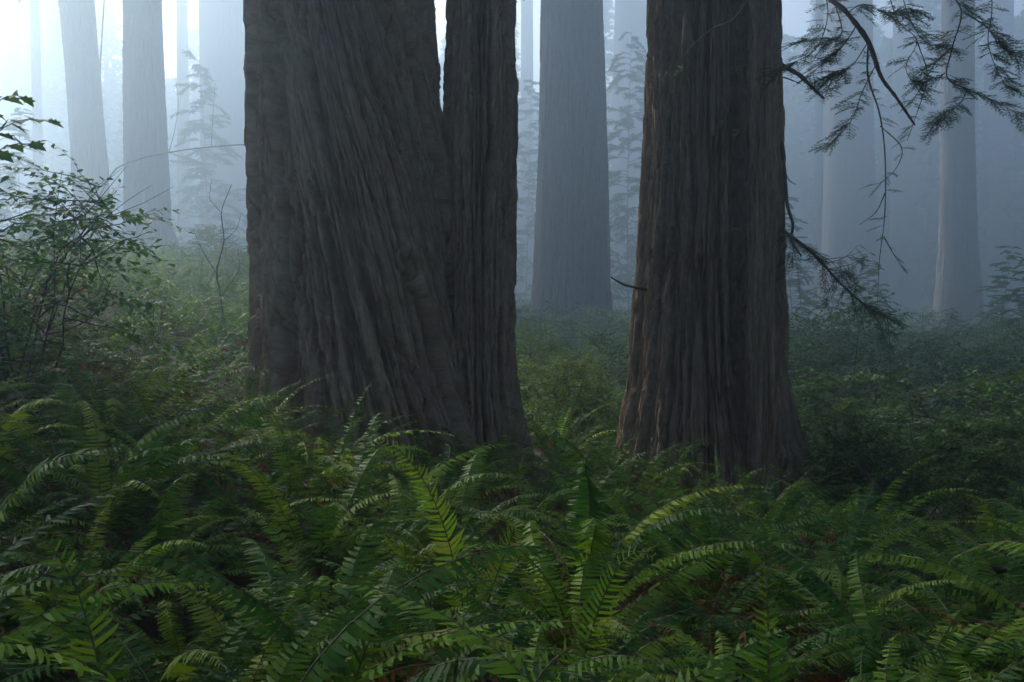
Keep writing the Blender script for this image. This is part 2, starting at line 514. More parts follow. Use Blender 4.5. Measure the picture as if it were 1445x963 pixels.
# right redwood ---------------------------------------------------------------
D1 = 13.2
b = tree_base(1005, D1)
right = empty("redwood", b)
tag(right, "dark brown redwood with slender stem fused to its side and bare twig across its bark", "tree")
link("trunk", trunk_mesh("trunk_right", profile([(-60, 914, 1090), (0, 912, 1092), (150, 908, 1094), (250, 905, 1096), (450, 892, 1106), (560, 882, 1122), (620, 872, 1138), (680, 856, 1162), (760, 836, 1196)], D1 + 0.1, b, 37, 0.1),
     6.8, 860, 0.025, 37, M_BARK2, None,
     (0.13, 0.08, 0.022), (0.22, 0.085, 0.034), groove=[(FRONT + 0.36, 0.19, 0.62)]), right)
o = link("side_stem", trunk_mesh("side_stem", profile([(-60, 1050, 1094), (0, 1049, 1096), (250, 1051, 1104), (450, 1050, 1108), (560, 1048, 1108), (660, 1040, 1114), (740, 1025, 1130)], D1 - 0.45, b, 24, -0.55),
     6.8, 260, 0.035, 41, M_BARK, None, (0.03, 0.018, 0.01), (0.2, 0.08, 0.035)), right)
o["label"] = "slim paler stem fused to the side of the trunk"
add_crown(right, 0.0, 0, 21, 15, 0.85)

def far_redwood(label, rows, D, H, seed, nu=200, dz=0.12, zvis=None, crown=None, rs=1.0, group=None, deep=1.0):
    cpx = (rows[-1][1] + rows[-1][2]) / 2
    b = tree_base(cpx, D)
    t = empty("redwood", b)
    tag(t, label, "tree", group)
    rows = [(-40, rows[0][1], rows[0][2])] + rows
    zv = (EYE - b[2]) + 480 / FX * D
    pr = profile(rows, D, b, H, under=1.0)
    link("trunk", trunk_mesh("trunk_far", pr, zv, nu, dz, seed, M_BARK_FAR, None,
         (0.06 * deep, 0.03 * deep, 0.012), (0.36, 0.13, 0.06)), t)
    z0 = max(zv + 1.5, 15)
    topz = min(H, 80.0 - b[2])
    add_crown(t, pr[-2][1], 0, z0, max(6.0, topz - z0), rs * 1.6)
    return t

far_redwood("misty grey redwood standing between the two dark foreground redwoods", [(0, 762, 850), (250, 758, 858), (400, 750, 862), (470, 744, 868), (540, 734, 884), (600, 720, 900)], 55, 60, 51, 420, 0.08)
far_redwood("pale backlit redwood leaning away from its straight neighbour in bright mist", [(0, 88, 136), (100, 97, 143), (200, 103, 151), (280, 106, 156), (360, 104, 164), (430, 98, 172)], 82, 62, 53, 240)
far_redwood("straight backlit redwood rising from the ferny slope in the bright mist", [(0, 178, 231), (200, 178, 237), (320, 177, 242), (390, 172, 250), (450, 165, 260)], 75, 62, 55, 260)
far_redwood("very slim distant redwood pale in the white mist", [(0, 47, 60), (250, 50, 64), (420, 48, 66)], 110, 60, 57, 80, 0.2)
far_redwood("faint thin redwood trunk beside a broad faint one", [(0, 252, 268), (380, 252, 271)], 170, 72, 59, 80, 0.25)
far_redwood("broad faint redwood fading into mist behind the twin redwood", [(0, 284, 345), (150, 286, 352), (400, 284, 360)], 150, 72, 61, 160, 0.2)
far_redwood("hazy blue redwood seen through the overhanging needle sprays", [(0, 1166, 1226), (200, 1164, 1230), (350, 1160, 1236), (440, 1154, 1244)], 130, 70, 63, 200, 0.16)
far_redwood("thin hazy pole-like redwood beside a broad hazy one", [(0, 1148, 1159), (400, 1146, 1160)], 140, 66, 65, 70, 0.25)
far_redwood("straight blue-grey redwood rising alone from the shrubby slope", [(0, 1326, 1369), (200, 1326, 1371), (350, 1325, 1377), (440, 1318, 1386)], 90, 66, 67, 200, 0.14)
far_redwood("faint redwood half hidden behind the dark brown redwood", [(0, 866, 912), (420, 860, 918)], 170, 72, 69, 110, 0.25)
far_redwood("barely visible redwood in the blue mist just beyond the lone blue-grey one", [(0, 1392, 1424), (420, 1388, 1428)], 190, 74, 71, 90, 0.3)
far_redwood("barely visible redwood in blue mist between the hazy blue and blue-grey ones", [(0, 1258, 1292), (420, 1254, 1298)], 195, 74, 73, 90, 0.3)
far_redwood("ghostly thin redwood glimpsed between the twin redwood and the misty grey one", [(0, 735, 752), (420, 733, 754)], 185, 74, 75, 80, 0.3)
far_redwood("ghostly wide redwood lost in the white mist", [(0, -10, 24), (420, -14, 30)], 160, 70, 77, 110, 0.3)

# unseen redwoods added beside and behind the camera to shade near air and ferns
for k, (x, y, r, lab) in enumerate([
        (-13.0, 3.0, 1.1, "added shade redwood beside the fern bed on its uphill side"), (12.5, 8.5, 1.2, "added shade redwood beside the fern bed on its downhill side"),
        (-9.0, -14.0, 1.2, "added shade redwood behind the fern bed nearest the uphill side"), (10.0, -13.0, 1.1, "added shade redwood behind the fern bed nearest the downhill side"),
        (-4.5, -3.2, 1.0, "added shade redwood close behind the fern bed, uphill one of two"), (4.6, -2.2, 1.0, "added shade redwood close behind the fern bed, downhill one of two"),
        (-13.5, 15.0, 1.1, "added shade redwood in the uphill row nearest the fern bed"), (-18.5, 23.0, 1.2, "added shade redwood second in the uphill row"),
        (-20.0, 12.0, 1.2, "added shade redwood at the back of the uphill row"),
        (20.0, 22.0, 1.2, "added shade redwood far down the shrubby slope"), (25.0, 2.0, 1.2, "added shade redwood well downhill of the fern bed"), (18.5, 14.5, 1.1, "added shade redwood on the near side of the shrubby slope")]):
    b = np.array([x, y, gz(x, y)])
    t = empty("redwood", b); tag(t, lab, "tree")
    link("trunk", trunk_mesh("trunk_shade_tree", [(-0.6, 0, 0, r * 1.5), (0.8, 0, 0, r * 1.2), (3, 0, 0, r), (34, 0, 0, r * 0.45)], 3, 90, 0.2, 200 + k, M_BARK2), t)
    uphill = x < -13 and y > 5  # added uphill row: taller, wider crowns keep direct sun off the near air
    if x > 11:
        add_crown(t, 0, 0, 13.0 if y > 12 else 9.5, 22, 1.3 if y < 20 else 1.1); continue
    add_crown(t, 0, 0, 12.5 if uphill else (11 if abs(x) < 5 else 19 + (k % 3)), 26 if uphill else 15, 1.15 if uphill else 0.75)

# far forest; its unseen ring is added to cut horizon light, open towards the sun
def forest_tree(seed):
    rg = np.random.default_rng(seed)
    mb = MB(); mb.tube([(0, 0, z) for z in (-1, 6, 14, 24, 37)], 1.0, 0.15, 8)
    N = 1500
    z = 4 + 34 * rg.uniform(0, 1, N) ** 1.1
    rad = (5.2 * (1 - (z - 4) / 36) + 0.8) * rg.uniform(0.15, 1, N) ** 0.6
    a = rg.uniform(0, 6.283, N)
    C = np.stack([rad * np.cos(a), rad * np.sin(a), z - rad * 0.2], -1)
    d = unit(np.stack([np.cos(a), np.sin(a), -0.4 + 0 * a], -1) + rg.normal(0, .5, (N, 3)))
    w = unit(np.cross(d, rg.normal(0, .5, (N, 3)) + np.array([0, 0, 1])))
    L = rg.uniform(0.7, 1.5, (N, 1))
    V = np.stack([C - d * L * .5, C + w * L * .33, C + d * L * .6, C - w * L * .33], 1)
    for v in V: mb.add(v, [(0, 1, 2, 3)], 1)
    return mb.mesh("forest_tree", [M_TWIG, M_NEEDLE])
def unit(a):
    return a / (np.linalg.norm(a, axis=-1, keepdims=True) + 1e-9)
pts, rots, scl, idx = [], [], [], []
rdf = random.Random(5)
for _ in range(2600):
    x = rdf.uniform(-290, 290); y = rdf.uniform(-80, 320)
    az = math.degrees(math.atan2(x, y)); dist = math.hypot(x, y)
    if abs(az) < 31 + 500 / max(dist, 12):
        if dist < 205: continue
    elif dist < 85: continue
    if -75 < az < -31 and dist > 55 and rdf.random() < (0.96 if az < -15 else 0.75): continue
    if any((x - p[0]) ** 2 + (y - p[1]) ** 2 < 64 for p in pts): continue
    pts.append((x, y, gz(x, y))); rots.append((0, 0, rdf.uniform(0, 6.28)))
    scl.append(min(rdf.uniform(1.3, 1.9) if abs(az) < 34 else rdf.uniform(0.8, 1.1), (80 - gz(x, y)) / 38.5)); idx.append(rdf.randrange(3))
scatter_object("far_forest", pts, rots, scl, idx, [forest_tree(400 + k) for k in range(3)], "far forest fading into the mist, with an unseen light-blocking ring round the grove")

# ------------------------------------------------------------------ sword ferns
def frond_path(L, a0, a1, bend, n=15, k=1.2):
    t = np.linspace(0, 1, n)
    el = a0 + (a1 - a0) * t ** k
    hd = bend * t ** 2
    step = L / (n - 1)
    d = np.stack([np.cos(el) * np.cos(hd), np.cos(el) * np.sin(hd), np.sin(el)], -1)
    p = np.concatenate([[np.zeros(3)], np.cumsum((d[:-1] + d[1:]) / 2 * step, axis=0)])
    return p

def frond_leaflets(path, npair, W, seed, wl=0.14, miss=0.0, droop=0.25, start=0.17, curl=0.12, face=0.0):
    """leaflets of one frond: arrays of base, direction, width direction, normal, length"""
    rg = np.random.default_rng(seed)
    path = np.asarray(path, float)
    seg = np.linalg.norm(np.diff(path, axis=0), axis=1)
    s = np.concatenate([[0], np.cumsum(seg)]); L = s[-1]; s = s / L
    T = unit(np.gradient(path, axis=0))
    t = start + (0.985 - start) * (np.arange(npair) + 0.5) / npair
    t = np.repeat(t, 2) + rg.normal(0, 0.0025, npair * 2)
    side = np.tile([1.0, -1.0], npair)
    keep = rg.uniform(0, 1, npair * 2) > miss
    t = t[keep]; side = side[keep]; n = len(t)
    pos = np.stack([np.interp(t, s, path[:, k]) for k in range(3)], -1)
    TT = unit(np.stack([np.interp(t, s, T[:, k]) for k in range(3)], -1))
    # frond plane: lateral axis stays near level
    lat = np.cross(np.array([[0, 0, 1.0]]), TT)
    flat = np.linalg.norm(lat, axis=1)[:, None]
    lat = unit(lat + np.array([[0, 1e-4, 0]]))
    if face:        # frond turned to show its face towards -Y
        lat = unit(lat * (1 - face) + unit(np.cross(TT, np.array([[0, 1.0, -0.5]]))) * face)
        lat = unit(lat - TT * np.sum(lat * TT, 1)[:, None])
    N = unit(np.cross(TT, lat))
    shape = np.clip((t - start + 0.05) / 0.17, 0.35, 1) ** 0.6 * np.where(t > 0.38, 1 - (np.clip((t - 0.38) / 0.62, 0, 1)) ** 1.7 * 0.93, 1)
    ln = W * shape * rg.uniform(0.88, 1.08, n)
    f = 0.18 + 0.42 * t + rg.normal(0, 0.05, n)
    lift = -droop + rg.normal(0, 0.12, n)
    d = unit(lat * (side * np.cos(f))[:, None] + TT * np.sin(f)[:, None] + N * lift[:, None])
    wv = unit(TT - d * np.sum(TT * d, axis=1)[:, None])
    nn = unit(np.cross(d, wv))
    tw = rg.normal(0, 0.28, n)[:, None]
    wv = unit(wv * np.cos(tw) + nn * np.sin(tw))
    nn = unit(np.cross(d, wv)) * side[:, None]
    nn = nn * np.sign(np.sum(nn * N, axis=1))[:, None]
    width = np.minimum(ln * wl * 1.0 + 0.0045, 0.0185) * rg.uniform(0.85, 1.1, n)
    return pos, d, wv, nn, ln, width, rg.uniform(0.5, 1.6, n) * curl

def leaflet_verts(pos, d, wv, nn, ln, width, curl):
    ln = ln[:, None]; w = width[:, None]; c = curl[:, None]
    def at(k, side, ww):
        return pos + d * ln * k + wv * (w * ww * side) - nn * (ln * c * k * k)
    return np.stack([at(0.0, -1, 0.42), at(0.0, 1, 0.62), at(0.36, 1, 0.50), at(0.36, -1, 0.50),
                     at(0.75, 1, 0.32), at(0.75, -1, 0.34), at(1.0, 0, 0.0) + wv * w * 0.25], 1)
LF = [(0, 1, 2, 3), (3, 2, 4, 5), (5, 4, 6)]

def frond_mesh(name, path, npair, W, seed, mat, lod=0, **kw):
    a = frond_leaflets(path, npair, W, seed, **kw)
    mb = MB()
    path = np.asarray(path)
    mb.tube(path if lod == 0 else path[::2], 0.0042, 0.0012, 4 if lod == 0 else 3, 1)
    if lod == 0:
        V = leaflet_verts(*a)
        for v in V: mb.add(v, LF, 0)
    else:
        pos, d, wv, nn, ln, width, curl = a
        w = (width * (0.8 + 0.5 * lod))[:, None]; L = ln[:, None]
        V = np.stack([pos - wv * w * .5, pos + wv * w * .5, pos + d * L - nn * L * curl[:, None]], 1)
        for v in V: mb.add(v, [(0, 1, 2)], 0)
    return mb.mesh(name, [mat, M_RACHIS])

rgf = np.random.default_rng(7)
FRONDS, FRONDS_LOW, FRONDS_DEAD, FRONDS_Y, FRONDS_BROWN = [], [], [], [], []
for k in range(14):
    L = rgf.uniform(1.0, 1.5)
    pa = frond_path(L, R(rgf.uniform(58, 82)), R(rgf.uniform(-55, 0)), rgf.uniform(-0.5, 0.5), k=rgf.uniform(0.9, 1.7))
    dr = rgf.uniform(0.05, 0.5)
    npair = int(L * rgf.uniform(34, 40)); W = rgf.uniform(0.085, 0.112)
    FRONDS.append(frond_mesh("frond", pa, npair, W, 100 + k, M_FERN, droop=dr, miss=0.02))
    FRONDS_LOW.append(frond_mesh("frond_small", pa, int(npair * 0.62), W * 1.03, 100 + k, M_FERN, lod=1, droop=dr))
    if k in (7, 9, 11, 13):
        FRONDS_BROWN.append(frond_mesh("frond_dead", pa, npair, W * .8, 700 + k, M_FERN_D, droop=0.6, miss=0.18, curl=0.5))
    if k < 6:
        FRONDS_Y.append(frond_mesh("frond_pale", pa, npair, W, 300 + k, M_FERN_Y, droop=dr, miss=0.03))
for k in range(5):
    L = rgf.uniform(0.55, 0.9)
    pa = frond_path(L * (1.0 if k < 2 else 1.35), R(rgf.uniform(35, 70) if k < 2 else rgf.uniform(62, 80)), R(rgf.uniform(-85, -50)), rgf.uniform(-1.0, 1.0), k=0.7 if k < 2 else 1.0)
    FRONDS_DEAD.append(frond_mesh("frond_dead", pa, int(L * 36), 0.06, 500 + k, M_FERN_D, droop=0.7, miss=0.25, curl=0.55))

TRUNKS = [((500 - CXP) / FX * D0, D0, 1.55), ((685 - CXP) / FX * D0, D0 + .25, 0.85), ((1005 - CXP) / FX * D1, D1, 1.3), ((1080 - CXP) / FX * 12.7, 12.7, 0.55), (-27.4, 75, 2.0), (-35, 82, 2.0), (3.4, 55, 3.2)]
rnd = random.Random(42)
spots = []
def try_spot(x, y, dmin):
    for tx, ty, tr in TRUNKS:
        if (x - tx) ** 2 + (y - ty) ** 2 < tr * tr: return False
    for q in spots:
        if (q[0] - x) ** 2 + (q[1] - y) ** 2 < dmin * dmin: return False
    return True
for _ in range(9000):
    y = 1.75 + (30 ** 0.5 * rnd.random()) ** 2
    half = y * 0.53 + 0.55
    x = rnd.uniform(-half, half)
    dmin = 0.56 if y < 5 else (0.60 if y < 9 else (0.64 if y < 14 else 0.8))
    px = CXP + x / y * FX
    if px > 1140 and y > 10.5 and rnd.random() < 0.8: continue
    if px > 700 and y > 17: continue
    if y < 2.2 and abs(x) > 1.5: continue
    if try_spot(x, y, dmin): spots.append((x, y))
spots.sort(key=lambda q: q[1])
NEAR = spots[:292]; REST = spots[292:]
print("ferns", len(spots), "last near", NEAR[-1])

def zone(x, y):
    px = CXP + x / y * FX
    if y < 3.6: return ("shaded sword fern at the fern bed's front edge", "ferns at the front of the bed")
    if y > 10.6 and 300 < px < 780: return ("sword fern at the foot of the twin-trunked redwood", "ferns at the foot of the twin redwood")
    if y > 10.6 and 840 < px < 1160: return ("sword fern at the foot of the brown redwood", "ferns at the foot of the brown redwood")
    if y > 10.6 and px <= 300: return ("sword fern on the slope below the backlit redwoods", "ferns on the backlit slope")
    if y > 10.6 and px <= 840: return ("sword fern in the gap between the two dark redwoods", "ferns in the gap between the redwoods")
    if y > 10.6: return ("dim sword fern at the edge of the shrubby slope", "ferns beside the shrubby slope")
    if px < 420: return ("sword fern in the bed uphill of the twin redwood", "ferns uphill of the twin redwood")
    if px > 980: return ("sword fern in the shaded downhill side of the bed", "ferns downhill of the brown redwood")
    return ("sword fern mid-bed in front of the dark redwoods", "ferns in the open bed")

for k, (x, y) in enumerate(NEAR):
    z = gz(x, y)
    f = empty("sword_fern", (x, y, z - 0.02), rnd.uniform(0, 6.28))
    lab, grp = zone(x, y)
    big = y < 6
    n = rnd.randint(16, 21) if big else (rnd.randint(14, 18) if y < 11 else rnd.randint(10, 13))
    s0 = rnd.uniform(0.72, 1.25)
    px = CXP + x / y * FX
    if y > 10 and 330 < px < 1150: s0 *= 0.85
    if y < 6.5: s0 *= 1.1
    pool = FRONDS if y < 8.5 else FRONDS_LOW
    a = rnd.uniform(0, 6.28)
    tone = rnd.random()
    for j in range(n):
        me = rnd.choice(pool)
        if y < 9 and tone > 0.75 and rnd.random() < 0.45: me = rnd.choice(FRONDS_Y)
        brown = y < 7 and px > 330 and rnd.random() < 0.07
        o = link("dead_frond" if brown else "frond", rnd.choice(FRONDS_BROWN) if brown else me, f)
        a += 2.399 + rnd.uniform(-0.3, 0.3)
        o.rotation_euler = (rnd.uniform(-0.22, 0.22), rnd.uniform(-0.28, 0.30), a)
        o.location = (0.03 * math.cos(a), 0.03 * math.sin(a), 0)
        ss = s0 * rnd.uniform(0.72, 1.12) * (0.62 if brown else 1.0)
        o.scale = (ss, ss, ss * rnd.uniform(0.9, 1.1))
    pale = sum(1 for c in f.children if c.data.name.startswith("frond_pale"))
    nd = sum(1 for c in f.children if c.name.startswith("dead")) + rnd.choice([0, 0, 3, 5, 8, 10]) if y < 10 else rnd.choice([0, 0, 1, 3])
    for j in range(nd):
        o = link("dead_frond", rnd.choice(FRONDS_DEAD[2:] if rnd.random() < 0.75 else FRONDS_DEAD), f)
        a = rnd.uniform(0, 6.28); ss = s0 * rnd.uniform(0.95, 1.45)
        o.rotation_euler = (rnd.uniform(-0.4, 0.4), rnd.uniform(-0.35, 0.3), a); o.scale = (ss, ss, ss)
    look = " with yellow-green fronds" if pale >= 3 else (", brown withered fronds hanging in it" if nd >= 3 else ", all fronds plain green")
    tag(f, lab + look, "fern", grp + look.replace(",", ""))

# hero fronds whose leaflets can be told apart: rachis is the part, each leaflet a sub-part
LEAFLET = []
for k in range(4):
    mbl = MB(); rg = np.random.default_rng(900 + k)
    z1 = np.zeros((1, 3))
    v = leaflet_verts(z1, np.array([[1., 0, 0]]), np.array([[0, 1., 0]]), np.array([[0, 0, 1.]]), np.ones(1), np.ones(1) * 0.17, np.array([0.08 + 0.05 * k]))[0]
    mbl.add(v, LF)
    LEAFLET.append(mbl.v[0])
def leaflet_data(mat):
    out = []
    for v in LEAFLET:
        m = MB(); m.add(v, LF); out.append(m.mesh("leaflet", [mat]))
    return out
LD = {m.name: leaflet_data(m) for m in (M_FERN, M_FERN_Y)}
def bez(p, n=22):
    p = [np.asarray(q, float) for q in p]
    t = np.linspace(0, 1, n)[:, None]
    if len(p) == 3:
        return (1 - t) ** 2 * p[0] + 2 * t * (1 - t) * p[1] + t * t * p[2]
    return (1 - t) ** 3 * p[0] + 3 * t * (1 - t) ** 2 * p[1] + 3 * t * t * (1 - t) * p[2] + t ** 3 * p[3]
def hero_fern(label, base, fronds, mat, seed, extra=9, face=0.8):
    base = np.array([base[0], base[1], gz(base[0], base[1])])
    f = empty("sword_fern", base); tag(f, label, "fern")
    rd = random.Random(seed)
    for k, (ctrl, W) in enumerate(fronds):
        pts = bez([base + np.array([0, 0, .02])] + [np.asarray(c) for c in ctrl]) - base
        L = np.linalg.norm(np.diff(pts, axis=0), axis=1).sum()
        mbr = MB(); mbr.tube(pts, 0.0048, 0.0013, 5)
        fr = link("frond", mbr.mesh("rachis", [M_RACHIS], True), f)
        pos, d, wv, nn, ln, width, curl = frond_leaflets(pts, int(L * 29), W * 1.2, seed * 10 + k, droop=0.12, miss=0.03, face=face)
        for i in range(len(pos)):
            o = link("leaflet", rd.choice(LD[mat.name]), fr)
            m = Matrix.Identity(4)
            wz = np.cross(d[i], wv[i])
            sgn = 1.0 if np.dot(wz, nn[i]) > 0 else -1.0
            cols = (d[i] * ln[i], wv[i] * ln[i] * 1.0, wz * sgn * ln[i])
            for c in range(3):
                for r_ in range(3): m[r_][c] = cols[c][r_]
            for r_ in range(3): m[r_][3] = pos[i][r_]
            o.matrix_local = m
    a = rd.uniform(0, 6)
    for j in range(extra):
        o = link("frond", rd.choice(FRONDS), f); a += 2.4 + rd.uniform(-.3, .3)
        ss = rd.uniform(0.7, 0.95); o.scale = (ss, ss, ss)
        o.rotation_euler = (rd.uniform(-.2, .2), rd.uniform(-.2, .3), a)
def gp(px, py, D):      # a point for fern bases: only x and y count
    p = P(px, py, D); return (p[0], p[1])
hero_fern("bright yellow-green sword fern whose tallest frond arches over before the twin redwood", gp(665, 900, 5.6),
          [([P(640, 720, 5.5), P(590, 620, 5.4), P(503, 612, 5.4)], 0.105), ([P(700, 760, 5.2), P(760, 730, 5.0), P(700, 735, 4.6)], 0.085)], M_FERN_Y, 1)
hero_fern("sword fern with one stiff grey-green frond angled upward at the bed's front", gp(440, 960, 3.4),
          [([P(490, 900, 3.3), P(545, 830, 3.2), P(612, 812, 3.2)], 0.085)], M_FERN, 2, 6)
hero_fern("sword fern at the bed's front edge with one broad low outstretched frond", gp(640, 1050, 2.5),
          [([P(690, 960, 2.5), P(760, 895, 2.5), P(890, 905, 2.55)], 0.095)], M_FERN, 3, 4)
hero_fern("sword fern with one long frond arching over dark hollow on the uphill side", gp(-70, 760, 5.2),
          [([P(-10, 680, 5.0), P(80, 600, 4.9), P(182, 662, 4.8)], 0.115)], M_FERN, 4, 8, 0.45)
hero_fern("sword fern with a frond bent over at its pale bright tip before the brown redwood", gp(800, 900, 4.6),
          [([P(850, 800, 4.5), P(890, 740, 4.4), P(942, 806, 4.4)], 0.085)], M_FERN_Y, 5, 8)
hero_fern("sword fern with long thin fronds leaning across the twin redwood's bark", gp(360, 640, 9.6),
          [([P(350, 600, 9.6), P(370, 552, 9.5), P(440, 536, 9.4)], 0.085), ([P(340, 560, 9.6), P(350, 500, 9.5), P(398, 494, 9.4)], 0.075)], M_FERN, 6, 8)
hero_fern("sword fern with tall feathery upright frond on the shaded downhill side", gp(1085, 960, 4.0),
          [([P(1090, 880, 4.0), P(1085, 830, 4.0), P(1080, 795, 4.1)], 0.10)], M_FERN, 7, 7)
hero_fern("sword fern in deep shade with a long drooping frond at the uphill front corner", gp(170, 930, 3.3),
          [([P(150, 870, 3.3), P(90, 740, 3.2), P(0, 735, 3.2)], 0.10)], M_FERN, 8, 6)

# the rest of the fern carpet: too many to count, one object that instances small fronds
pts, rots, scl, idx = [], [], [], []
more = list(REST)
for _ in range(6500):       # farther slope on the left and thin cover elsewhere
    y = rnd.uniform(16, 95); x = rnd.uniform(-0.56, 0.56) * y
    px = CXP + x / y * FX
    if px > 380 and rnd.random() < 0.6: continue
    if y < 30 and px < 380 and rnd.random() < 0.5: continue
    more.append((x, y))
for (x, y) in more:
    z = gz(x, y); a = rnd.uniform(0, 6.28)
    s0 = rnd.uniform(0.8, 1.15) * (1.0 if y < 30 else 1.25)
    if y > 40 and rnd.random() < 0.25: continue
    for j in range(10 if y < 30 else 7):
        a += 2.4 + rnd.uniform(-.3, .3)
        pts.append((x, y, z - 0.02)); rots.append((rnd.uniform(-.2, .2), rnd.uniform(-.25, .3), a))
        scl.append(s0 * rnd.uniform(.75, 1.1)); idx.append(rnd.randrange(len(FRONDS_LOW)))
scatter_object("fern_carpet", pts, rots, scl, idx, FRONDS_LOW, "fern carpet covering the slopes behind the nearer ferns")

# dead fronds and litter lying between the ferns
pts, rots, scl, idx = [], [], [], []
for _ in range(900):
    y = rnd.uniform(2.0, 13); x = rnd.uniform(-0.56, 0.56) * y
    pts.append((x, y, gz(x, y) + rnd.uniform(0.0, 0.22))); rots.append((rnd.uniform(-.5, .5), rnd.uniform(-.1, .7), rnd.uniform(0, 6.28)))
    scl.append(rnd.uniform(.5, 1.0)); idx.append(rnd.randrange(len(FRONDS_DEAD)))
scatter_object("dead_fern_litter", pts, rots, scl, idx, FRONDS_DEAD, "withered brown fern litter lying between the green ferns")

# ------------------------------------------------------------------ shrubs
def wander(rg, p, d, L, n, wob, up=0.0):
    p = np.array(p, float); d = unit(np.array(d, float)); out = [p.copy()]
    for _ in range(n):
        d = unit(d + rg.normal(0, wob, 3) + np.array([0, 0, up]))
        p = p + d * L / n; out.append(p.copy())
    return np.array(out)

def branchy(rg, H, nstem, spread, nb=(7, 6), wob=0.16, ratio=(0.5, 0.26), lean=(0, 0)):
    """list of (points, radius0, radius1, level)"""
    out = []
    for k in range(nstem):
        a = rg.uniform(0, 6.283); t = rg.uniform(0.1, 1) * spread
        d = np.array([math.cos(a) * t + lean[0], math.sin(a) * t + lean[1], 1.0])
        st = wander(rg, (rg.normal(0, .06), rg.normal(0, .06), -0.05), d, H * rg.uniform(.75, 1.1), 8, wob * .6, -0.01)
        out.append((st, 0.004 + 0.0035 * H, 0.002, 0))
        for j in range(nb[0]):
            u = rg.uniform(0.25, 0.98); i = int(u * 8)
            a2 = rg.uniform(0, 6.283)
            b1 = wander(rg, st[i], (math.cos(a2), math.sin(a2), rg.uniform(0.0, 0.7)), H * ratio[0] * rg.uniform(.5, 1.1) * (1.15 - .5 * u), 6, wob, -0.03)
            out.append((b1, 0.004 + 0.002 * H, 0.002, 1))
            for q in range(nb[1]):
                i2 = rg.integers(1, 7); t1 = unit(b1[min(i2, 6)] - b1[i2 - 1])
                lat = unit(np.cross(t1, (0, 0, 1)))
                sgn = 1 if q % 2 else -1
                b2 = wander(rg, b1[i2], t1 * 0.8 + lat * sgn * rg.uniform(.5, 1.1), H * ratio[1] * rg.uniform(.5, 1.1), 5, wob * .7, -0.03)
                out.append((b2, 0.0025, 0.0012, 2))
    return out

def twig_leaves(rg, polys, spacing, leafL, leafW, levels=(2,), droop=0.15, tilt=0.35, jit=0.35):
    Pn, Dn, Nn, Ln = [], [], [], []
    for pts, r0, r1, lv in polys:
        if lv not in levels: continue
        seg = np.linalg.norm(np.diff(pts, axis=0), axis=1); L = seg.sum(); s = np.concatenate([[0], np.cumsum(seg)])
        n = max(2, int(L / spacing)); t = (np.arange(n) + rg.uniform(.2, .8)) / n * L
        if lv < max(levels): t = t[t > L * .5]
        n = len(t)
        if n == 0: continue
        pos = np.stack([np.interp(t, s, pts[:, k]) for k in range(3)], -1)
        tan = unit(np.stack([np.interp(t, s, np.gradient(pts[:, k])) for k in range(3)], -1))
        lat = unit(np.cross(tan, np.array([[0, 0, 1.0]])) + 1e-5)
        sg = np.where(np.arange(n) % 2 == 0, 1.0, -1.0)[:, None]
        d = unit(lat * sg + tan * 0.7 + np.array([[0, 0, -droop]]) + rg.normal(0, jit, (n, 3)))
        nr = unit(np.array([[0, 0, 1.0]]) + rg.normal(0, tilt, (n, 3)))
        nr = unit(nr - d * np.sum(nr * d, 1)[:, None])
        Pn.append(pos); Dn.append(d); Nn.append(nr); Ln.append(leafL * rg.uniform(.6, 1.2, n))
    return np.concatenate(Pn), np.concatenate(Dn), np.concatenate(Nn), np.concatenate(Ln)

def leaf_cloud(name, pos, d, nr, ln, wr, mat):
    w = np.cross(nr, d); L = ln[:, None]
    V = np.stack([pos, pos + d * L * .45 + w * L * wr + nr * L * .06, pos + d * L - nr * L * .08, pos + d * L * .45 - w * L * wr + nr * L * .06], 1)
    return quads_mesh(name, V, [mat], faces=[(0, 1, 2), (0, 2, 3)])

def stems_mesh(name, polys, mat, sides=4):
    mb = MB()
    for pts, r0, r1, lv in polys: mb.tube(pts, r0, r1, sides if lv == 0 else 3)
    return mb.mesh(name, [mat])

SHRUBS = []
for k in range(7):
    rg = np.random.default_rng(1200 + k)
    po = branchy(rg, 1.5, 6, 0.75, (8, 7))
    lv = twig_leaves(rg, po, 0.024, 0.062, 0.4, (1, 2))
    SHRUBS.append((stems_mesh("shrub_stems", po, M_TWIG), leaf_cloud("shrub_leaves", *lv, 0.27, M_SHRUB), leaf_cloud("shrub_leaves_light", *lv, 0.27, M_SHRUB_L)))
def shrub(label, x, y, s, k, light=False, group=None, sz=1.0):
    t = empty("shrub", (x, y, gz(x, y)), k * 1.7); tag(t, label, "shrub", group)
    a, b_, c = SHRUBS[k % len(SHRUBS)]
    for nm, me in (("stems", a), ("foliage", c if light else b_)):
        o = link(nm, me, t); o.scale = (s, s, s * sz); o["kind"] = "stuff"
    return t
rs = random.Random(77)
taken = []
def free(x, y, d):
    if any((x - q[0]) ** 2 + (y - q[1]) ** 2 < d * d for q in taken): return False
    for tx, ty, tr in TRUNKS:
        if (x - tx) ** 2 + (y - ty) ** 2 < (tr + 0.2) ** 2: return False
    taken.append((x, y)); return True
n = 0
